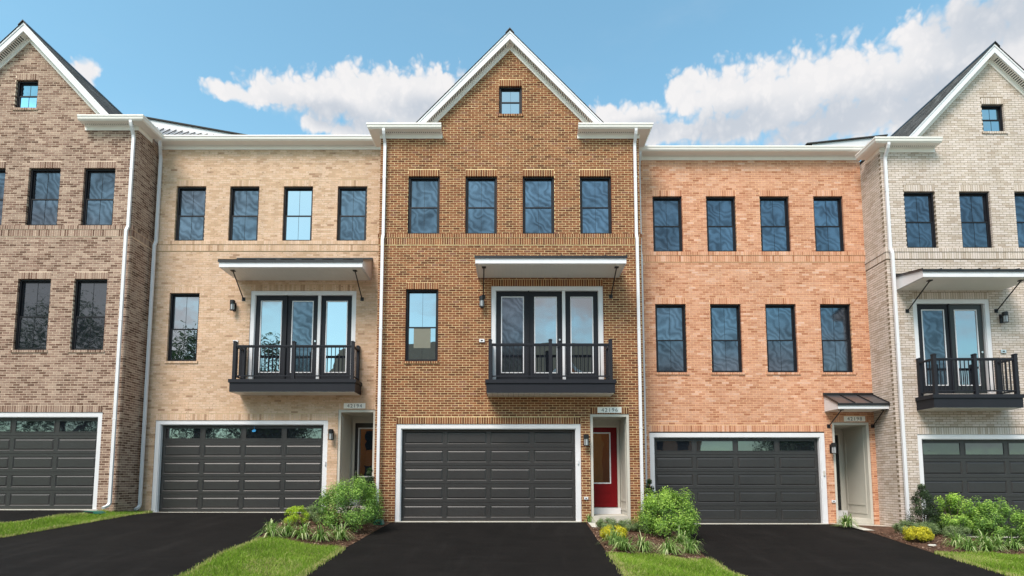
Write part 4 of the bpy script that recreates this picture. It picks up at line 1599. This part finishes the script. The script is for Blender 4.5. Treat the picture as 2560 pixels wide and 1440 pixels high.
def plant_beds():
    # left bed
    shrub('holly_shrub', 'big glossy green shrub beside the dark front door and downspout of house 42194', 'shrub', -3.95, -1.75, 1.55, 1.30, 'glossy', 4600, .062, group='broadleaf shrubs in the beds', spiky=.15)
    shrub('yew_shrub', 'narrow dark upright shrub behind the glossy green shrub, against the downspout of house 42196', 'shrub', -3.78, -.62, .66, 1.46, 'dark', 1700, .05, 'cone', group='dark upright shrubs')
    shrub('golden_shrub', 'rounded lime-yellow dwarf shrub in the left bed next to the cream house driveway', 'shrub', -5.10, -2.25, .58, .50, 'lime', 1500, .034, clumps=44, base=.04, lump=.07, group='dwarf yellow shrubs')
    shrub('boxwood_shrub', 'small grey-green ball shrub right behind the lime-yellow shrub', 'shrub', -5.02, -1.35, .50, .42, 'grey', 1300, .034, clumps=44, base=.04, lump=.07, group='small grey-green shrubs')
    shrub('boxwood_shrub', 'small grey-green shrub tucked at the left foot of the big glossy shrub', 'shrub', -4.62, -1.75, .56, .42, 'grey', 1300, .034, clumps=44, base=.04, lump=.07, group='small grey-green shrubs')
    for (x, y, lb) in ((-5.12, -3.62, 'striped grassy tuft at the driveway corner of the left bed, leftmost of its front row'),
                       (-4.86, -3.40, 'striped grassy tuft second from the left in the front row of the left bed'),
                       (-4.50, -3.42, 'striped grassy tuft in the middle of the front row of the left bed'),
                       (-4.14, -3.30, 'tall striped grassy tuft second from the right in the front row of the left bed'),
                       (-3.84, -2.98, 'striped grassy tuft at the right end of the left bed, below the glossy shrub')):
        tuft(lb, x, y, .36, .40, 78, 'striped grassy tufts edging the beds')
    tuft('darker grassy tuft hanging over the cream house driveway edge', -5.42, -2.85, .26, .28, 42, 'striped grassy tufts edging the beds')
    # middle bed
    shrub('holly_shrub', 'big bright lime-green shrub in front of the orange house garage', 'shrub', 3.80, -1.85, 1.52, 1.18, 'bright', 4200, .066, group='broadleaf shrubs in the beds', spiky=.12, lump=.16)
    shrub('yew_shrub', 'dark pointed shrub behind the bright lime-green shrub', 'shrub', 3.70, -.55, .60, 1.30, 'dark', 1700, .05, 'cone', group='dark upright shrubs')
    for (x, y, lb) in ((2.40, -1.55, 'small grey-green shrub beside the concrete path to the red door'), (2.95, -1.40, 'small grey-green shrub in the middle of the low row below the red door'), (3.36, -1.42, 'small grey-green shrub right against the big bright shrub')):
        shrub('boxwood_shrub', lb, 'shrub', x, y, .56, .33, 'grey', 1300, .036, clumps=44, base=.04, lump=.07, group='small grey-green shrubs')
    shrub('golden_shrub', 'feathery golden-yellow shrub beside the driveway below the red door', 'shrub', 2.32, -2.85, .60, .32, 'gold', 1500, .05, clumps=44, base=.04, lump=.07, group='dwarf yellow shrubs')
    for (x, y, lb) in ((2.22, -3.45, 'grassy tuft directly below the feathery golden shrub'),
                       (2.30, -4.05, 'grassy tuft at the driveway corner of the middle bed, lowest in its row'),
                       (2.72, -3.95, 'grassy tuft second from the left in the front row of the middle bed'),
                       (3.26, -3.90, 'grassy tuft third from the left in the front row of the middle bed'),
                       (3.78, -3.70, 'grassy tuft at the right end of the front row of the middle bed'),
                       (3.86, -2.85, 'grassy tuft behind the right end of the row, below the bright shrub')):
        tuft(lb, x, y, .36, .40, 78, 'striped grassy tufts edging the beds')
    tuft('small lone grassy tuft between the brown garage and the red door path', 2.12, -.22, .2, .26, 40, 'lone grassy tufts at the doors')
    # right bed
    shrub('yew_shrub', 'dark conical shrub at the corner of the pale brick house', 'shrub', 10.62, -1.05, .84, 1.22, 'dark', 2400, .05, 'cone', group='dark upright shrubs')
    for (x, y, w, h, lb) in ((11.22, -1.30, .92, 1.08, 'tall bright green shrub next to the dark conical shrub'), (11.86, -1.70, .98, 1.12, 'bright green shrub in the middle of the three by the pale garage'), (12.42, -2.25, 1.0, 1.0, 'bright green shrub at the right edge by the pale garage')):
        shrub('holly_shrub', lb, 'shrub', x, y, w, h, 'bright' if x < 11.5 else 'glossy', 2600, .062, group='broadleaf shrubs in the beds', spiky=.35, lump=.2, clumps=56)
    for (x, y, lb) in ((9.95, -1.35, 'low green shrub at the path end of the right bed'), (10.42, -1.4, 'low green shrub in front of the dark conical shrub'), (10.9, -1.75, 'low green shrub in front of the tall bright shrubs')):
        shrub('boxwood_shrub', lb, 'shrub', x, y, .58, .36, 'grey', 1300, .036, clumps=44, base=.04, lump=.07, group='small grey-green shrubs')
    shrub('golden_shrub', 'spreading yellow shrub at the driveway edge of the right bed', 'shrub', 9.52, -2.35, .62, .36, 'gold', 1500, .05, clumps=44, base=.04, lump=.07, group='dwarf yellow shrubs')
    for (x, y, lb) in ((10.05, -2.85, 'grassy tuft just right of the spreading yellow shrub'),
                       (9.95, -3.35, 'grassy tuft at the lawn corner of the right bed, lowest in its row'),
                       (10.35, -3.3, 'grassy tuft second in the front row of the right bed'),
                       (10.75, -3.1, 'grassy tuft third in the front row of the right bed'),
                       (11.15, -3.05, 'grassy tuft at the right frame end of the right bed row'),
                       (10.95, -2.5, 'grassy tuft behind the right bed row below the bright shrubs')):
        tuft(lb, x, y, .36, .38, 74, 'striped grassy tufts edging the beds')
    tuft('lone grassy tuft at the foot of the orange house entry pier', 9.14, -.16, .36, .42, 110, 'lone grassy tufts at the doors')


plant_beds()


def scatter_chips(xl, xr, y0, y1, n):
    V, F, S = [], [], []
    for k in range(n):
        y = rng.uniform(y0, y1)
        x = rng.uniform(xl(y) + .0, xr(y) - .0)
        u = (x - xl(y)) / (xr(y) - xl(y))
        w_ = (y - y0) / (y1 - y0)
        z = gz(x, y) + .014 + .055 * min(1, 5 * min(u, 1 - u)) * min(1, 4 * min(w_, 1 - w_)) + rng.random() * .012
        a = rng.random() * 6.2832
        l, w, t = rng.uniform(.012, .045), rng.uniform(.004, .010), rng.gauss(0, .25)
        c, s = math.cos(a), math.sin(a)
        i = len(V)
        for (p, q) in ((-l, -w), (l, -w), (l, w), (-l, w)):
            V.append((x + p * c - q * s, y + p * s + q * c, z + p * t))
        for (p, q) in ((-l, -w), (l, w)):
            V.append((x + p * c - q * s, y + p * s + q * c, z + p * t - .008))
        F += [(i, i + 1, i + 2, i + 3), (i, i + 4, i + 1, i + 1), ]
        S += [rng.random()] * 2
    F = [f if len(set(f)) == 4 else (f[0], f[1], f[2], f[0]) for f in F]
    V = np.array(V)
    F = np.array([f for f in F if len(set(f)) == 4])
    S = [S[2 * k] for k in range(n)]
    return link('wood_chips', np_mesh('wood_chips', V, F, 'chip', S), None, kind='stuff')


scatter_chips(E_LR, E_CL, -.3, -3.85, 4200)
scatter_chips(E_CR, E_RL, -.9, -4.38, 4200)
scatter_chips(E_RR, E_F2L, -.7, -3.7, 4200)


def grass(xl, xr, y0, y1, dens, ragged=0.09):
    area = 0
    xs, ys = [], []
    N = int(dens * (y0 - y1) * 3.0)
    y = nr.uniform(y1, y0, N)
    lo = np.array([xl(t) for t in y])
    hi = np.array([xr(t) for t in y])
    keep = nr.random(N) * 3.0 < (hi - lo)
    y, lo, hi = y[keep], lo[keep], hi[keep]
    x = lo + (hi - lo) * nr.random(len(y)) + nr.normal(0, ragged * .4, len(y))
    z = np.array([gz(a, b) for a, b in zip(x, y)]) + .008
    n = len(x)
    a = nr.random(n) * 6.2832
    h = nr.uniform(.028, .08, n) * (1 + .3 * np.sin(x * 5 + y * 3))
    w = nr.uniform(.0022, .0042, n)
    ln = nr.uniform(.1, .8, n) * h
    d = nr.random(n) * 6.2832
    B = np.stack([x, y, z], 1)
    side = np.stack([np.cos(a), np.sin(a), np.zeros(n)], 1) * w[:, None]
    lean = np.stack([np.cos(d) * ln, np.sin(d) * ln, h], 1)
    mid = B + np.stack([np.cos(d) * ln * .3, np.sin(d) * ln * .3, h * .6], 1)
    V = np.stack([B - side, B + side, mid + side * .8, mid - side * .8, B + lean], 1).reshape(-1, 3)
    k = (np.arange(n) * 5)[:, None]
    F = np.stack([np.concatenate([k, k + 1, k + 2], 1), np.concatenate([k, k + 2, k + 3], 1), np.concatenate([k + 3, k + 2, k + 4], 1)], 1).reshape(-1, 3)
    patch = .5 + .25 * np.sin(x * 3.1 + 1.3 * np.sin(y * 2.3)) * np.sin(y * 2.7 + x)
    sh = np.clip(.50 + .5 * (patch - .5) + nr.normal(0, .20, n), 0, .95)
    dry = nr.random(n) < .06 + .22 * (np.sin(x * 2.1 + 4) * np.sin(y * 1.9) > .55)
    edge = np.minimum(x - lo[:], hi[:] - x)
    dry |= (edge < .10) & (nr.random(n) < .5)
    sh[dry] = .98
    return link('grass', np_mesh('grass', V, F, 'grass_blade', np.repeat(sh, 3)), None, kind='stuff')


for (a, b, y0, y1) in LAWNS:
    grass(a, b, y0, y1, 5600)

# ------------------------------------------------------------------ small things on the ground
o = thing('drain_outlet', 'green plastic drain outlet at the foot of the taupe house downspout', 'drain outlet', (-11.22, -.42, gz(-11.22, -.42) + .012), 'green drain outlets')
MB().prism([(-.26, 0), (.26, 0), (.20, .045), (.10, .07), (-.16, .06)], 'y', -.13, .13).build('body', 'green_plastic', o)
MB().box(-.14, .08, -.137, -.131, .015, .05).build('mouth', 'drain_iron', o)
o = thing('drain_outlet', 'green plastic drain outlet between the glossy shrub and the brown house', 'drain outlet', (-3.50, -.62, gz(-3.5, -.62) + .035), 'green drain outlets')
MB().prism([(-.12, 0), (.12, 0), (.10, .10), (.05, .135), (-.05, .135), (-.10, .10)], 'y', -.12, .12).build('body', 'green_plastic', o)
MB().box(-.07, .07, -.127, -.121, .02, .08).build('mouth', 'drain_iron', o)
for (x, y, lb) in ((-13.03, -.42, 'taupe'), (-8.97, .45, 'cream'), (-1.87, -.42, 'brown'), (5.52, .45, 'orange')):
    t = thing('trench_drain', f'small black drain grate in the driveway before the {lb} house garage', 'drain', (x, y, gz(x, y) + .0075), 'small driveway drains')
    MB().box(-.17, .17, -.045, .045, 0, .004).build('tray', 'drain_iron', t)
    gr = MB()
    for k in range(8):
        gr.box(-.16 + k * .041, -.135 + k * .041, -.035, .035, .0045, .012)
    gr.build('grate', 'drain_iron', t)
mb = MB().prism([(-.09, -.03), (-.03, -.06), (.05, -.05), (.09, -.01), (.06, .04), (-.02, .05), (-.08, .02)], 'z', 0, .03)
s = mb.build('stone', 'stone_white', None, (9.42, -2.95, gz(9.42, -2.95) + .05))
s['label'], s['category'] = 'flat white stone on the mulch below the spreading yellow shrub', 'stone'


# ------------------------------------------------------------------ across the street (seen only as reflections in the glass)
def across(label, x0, x1, y, eave_z, ridge_z, brick, roofc, gab=None):
    zb = gz(0, -9) - .1
    root = thing('facing_house', label, 'house', ((x0 + x1) / 2, y, zb), 'houses across the street')
    w, d = (x1 - x0) / 2, 10
    MB().box(-w, w, -d, 0, 0, eave_z).build('wall', brick, root)
    e = .4
    MB().prism([(e, eave_z), (-d / 2, ridge_z), (-d - e, eave_z), (-d - e, eave_z - .1), (e, eave_z - .1)], 'x', -w - e, w + e).build('roof', roofc, root)
    if gab:
        g0, g1, gt = gab
        MB().prism([(g0, 0), (g1, 0), (g1, eave_z - .2), ((g0 + g1) / 2, gt), (g0, eave_z - .2)], 'y', -2, .9).build('gable_wall', brick, root)
        for (p, q) in ((g0, (g0 + g1) / 2), (g1, (g0 + g1) / 2)):
            za, zc = eave_z - .4, gt
            s = -1 if p == g0 else 1
            MB().prism([(p + s * .3, za - .25), (q, zc), (q, zc + .22), (p + s * .3, za)], 'y', -3, 1.15).build('rake_board', 'white_trim', root)
    k = -w + 1.2
    while k < w - 1.2:
        for zz in (1.4, 4.4):
            f = MB().box(k - .5, k + .5, .905 if gab and gab[0] < k < gab[1] else .002, .95 if gab and gab[0] < k < gab[1] else .05, zz, zz + 1.7).build('window', 'black_vinyl', root)
        k += 2.2
    return root


brick_mat('brick_golden', [(0, lin(196, 98, 46)), (0.5, lin(212, 116, 58)), (1, lin(226, 138, 72))])
painted('brown_roof', (0.22, 0.18, 0.12), 0.9, 0.2, 3)
across('long tan brick house with a gable and brown roof, reflected in the balcony doors', -16, 8.4, -31, 9.0, 14.3, 'brick_golden', 'brown_roof', (15.5 - 4, 15.5 + 3, 11.0) if False else (5.2, 11.4, 11.2))
across('low orange brick house reflected in the garage lights of the orange house', 9.6, 17, -33, 6.2, 9.2, 'brick_orange', 'brown_roof')


def tree(label, x, y, h, cr, n):
    z = gz(0, -9) - .1
    root = thing('shade_tree', label, 'tree', (x, y, z), 'trees across the street')
    tk = MB()
    tk.tube([(0, 0, -.1), (.05, 0, h * .25), (.0, .1, h * .5), (.1, .0, h * .8)], [h * .03, h * .022, h * .014, h * .004], 9)
    for k in range(9):
        a = k * 2.4
        q = h * (.3 + .055 * k)
        r = cr * (.85 - .06 * k)
        tk.tube([(0, 0, q), (r * .5 * math.cos(a), r * .5 * math.sin(a), q + h * .10), (r * math.cos(a), r * math.sin(a), q + h * .16)], [h * .009, h * .006, h * .002], 6)
    tk.build('trunk', 'bark', root)
    C = []
    for k in range(80):
        v = nr.normal(size=3)
        v /= np.linalg.norm(v)
        rr = nr.random() ** .4
        C.append((v[0] * cr * rr, v[1] * cr * rr, h * .54 + v[2] * h * .46 * rr))
    C = np.array(C)
    idx = nr.integers(0, 80, n)
    q = nr.normal(size=(n, 3)) * cr * .15
    V, F = leaf_cloud(C[idx] + q, nr.normal(size=(n, 3)) + np.array((0, 0, .8)), .24)
    link('crown', np_mesh('crown', V, F, 'leaf_tree', np.repeat(np.clip(nr.normal(.5, .22, n), 0, 1), 2)), root)


for (x, y, h, cr, lb) in ((-26.9, -31, 16.8, 3.5, 'tall tree left of the tan house across the street'), (-38.5, -33, 17.5, 5.0, 'tallest broad tree across the street, far left'), (-46, -31, 18.5, 6.0, 'broad tree at the far left end across the street'),
                          (-17.5, -24.5, 8.0, 2.4, 'slim street tree before the tan house across the street'), (-21.0, -33, 14.2, 3.7, 'middling tree behind the slim street tree across the street'), (27, -36, 7.5, 3.4, 'low round tree right of the orange house across the street'), (34, -38, 8.0, 3.8, 'low wide tree at the far right across the street')):
    tree(lb, x, y, h, cr, 17000)
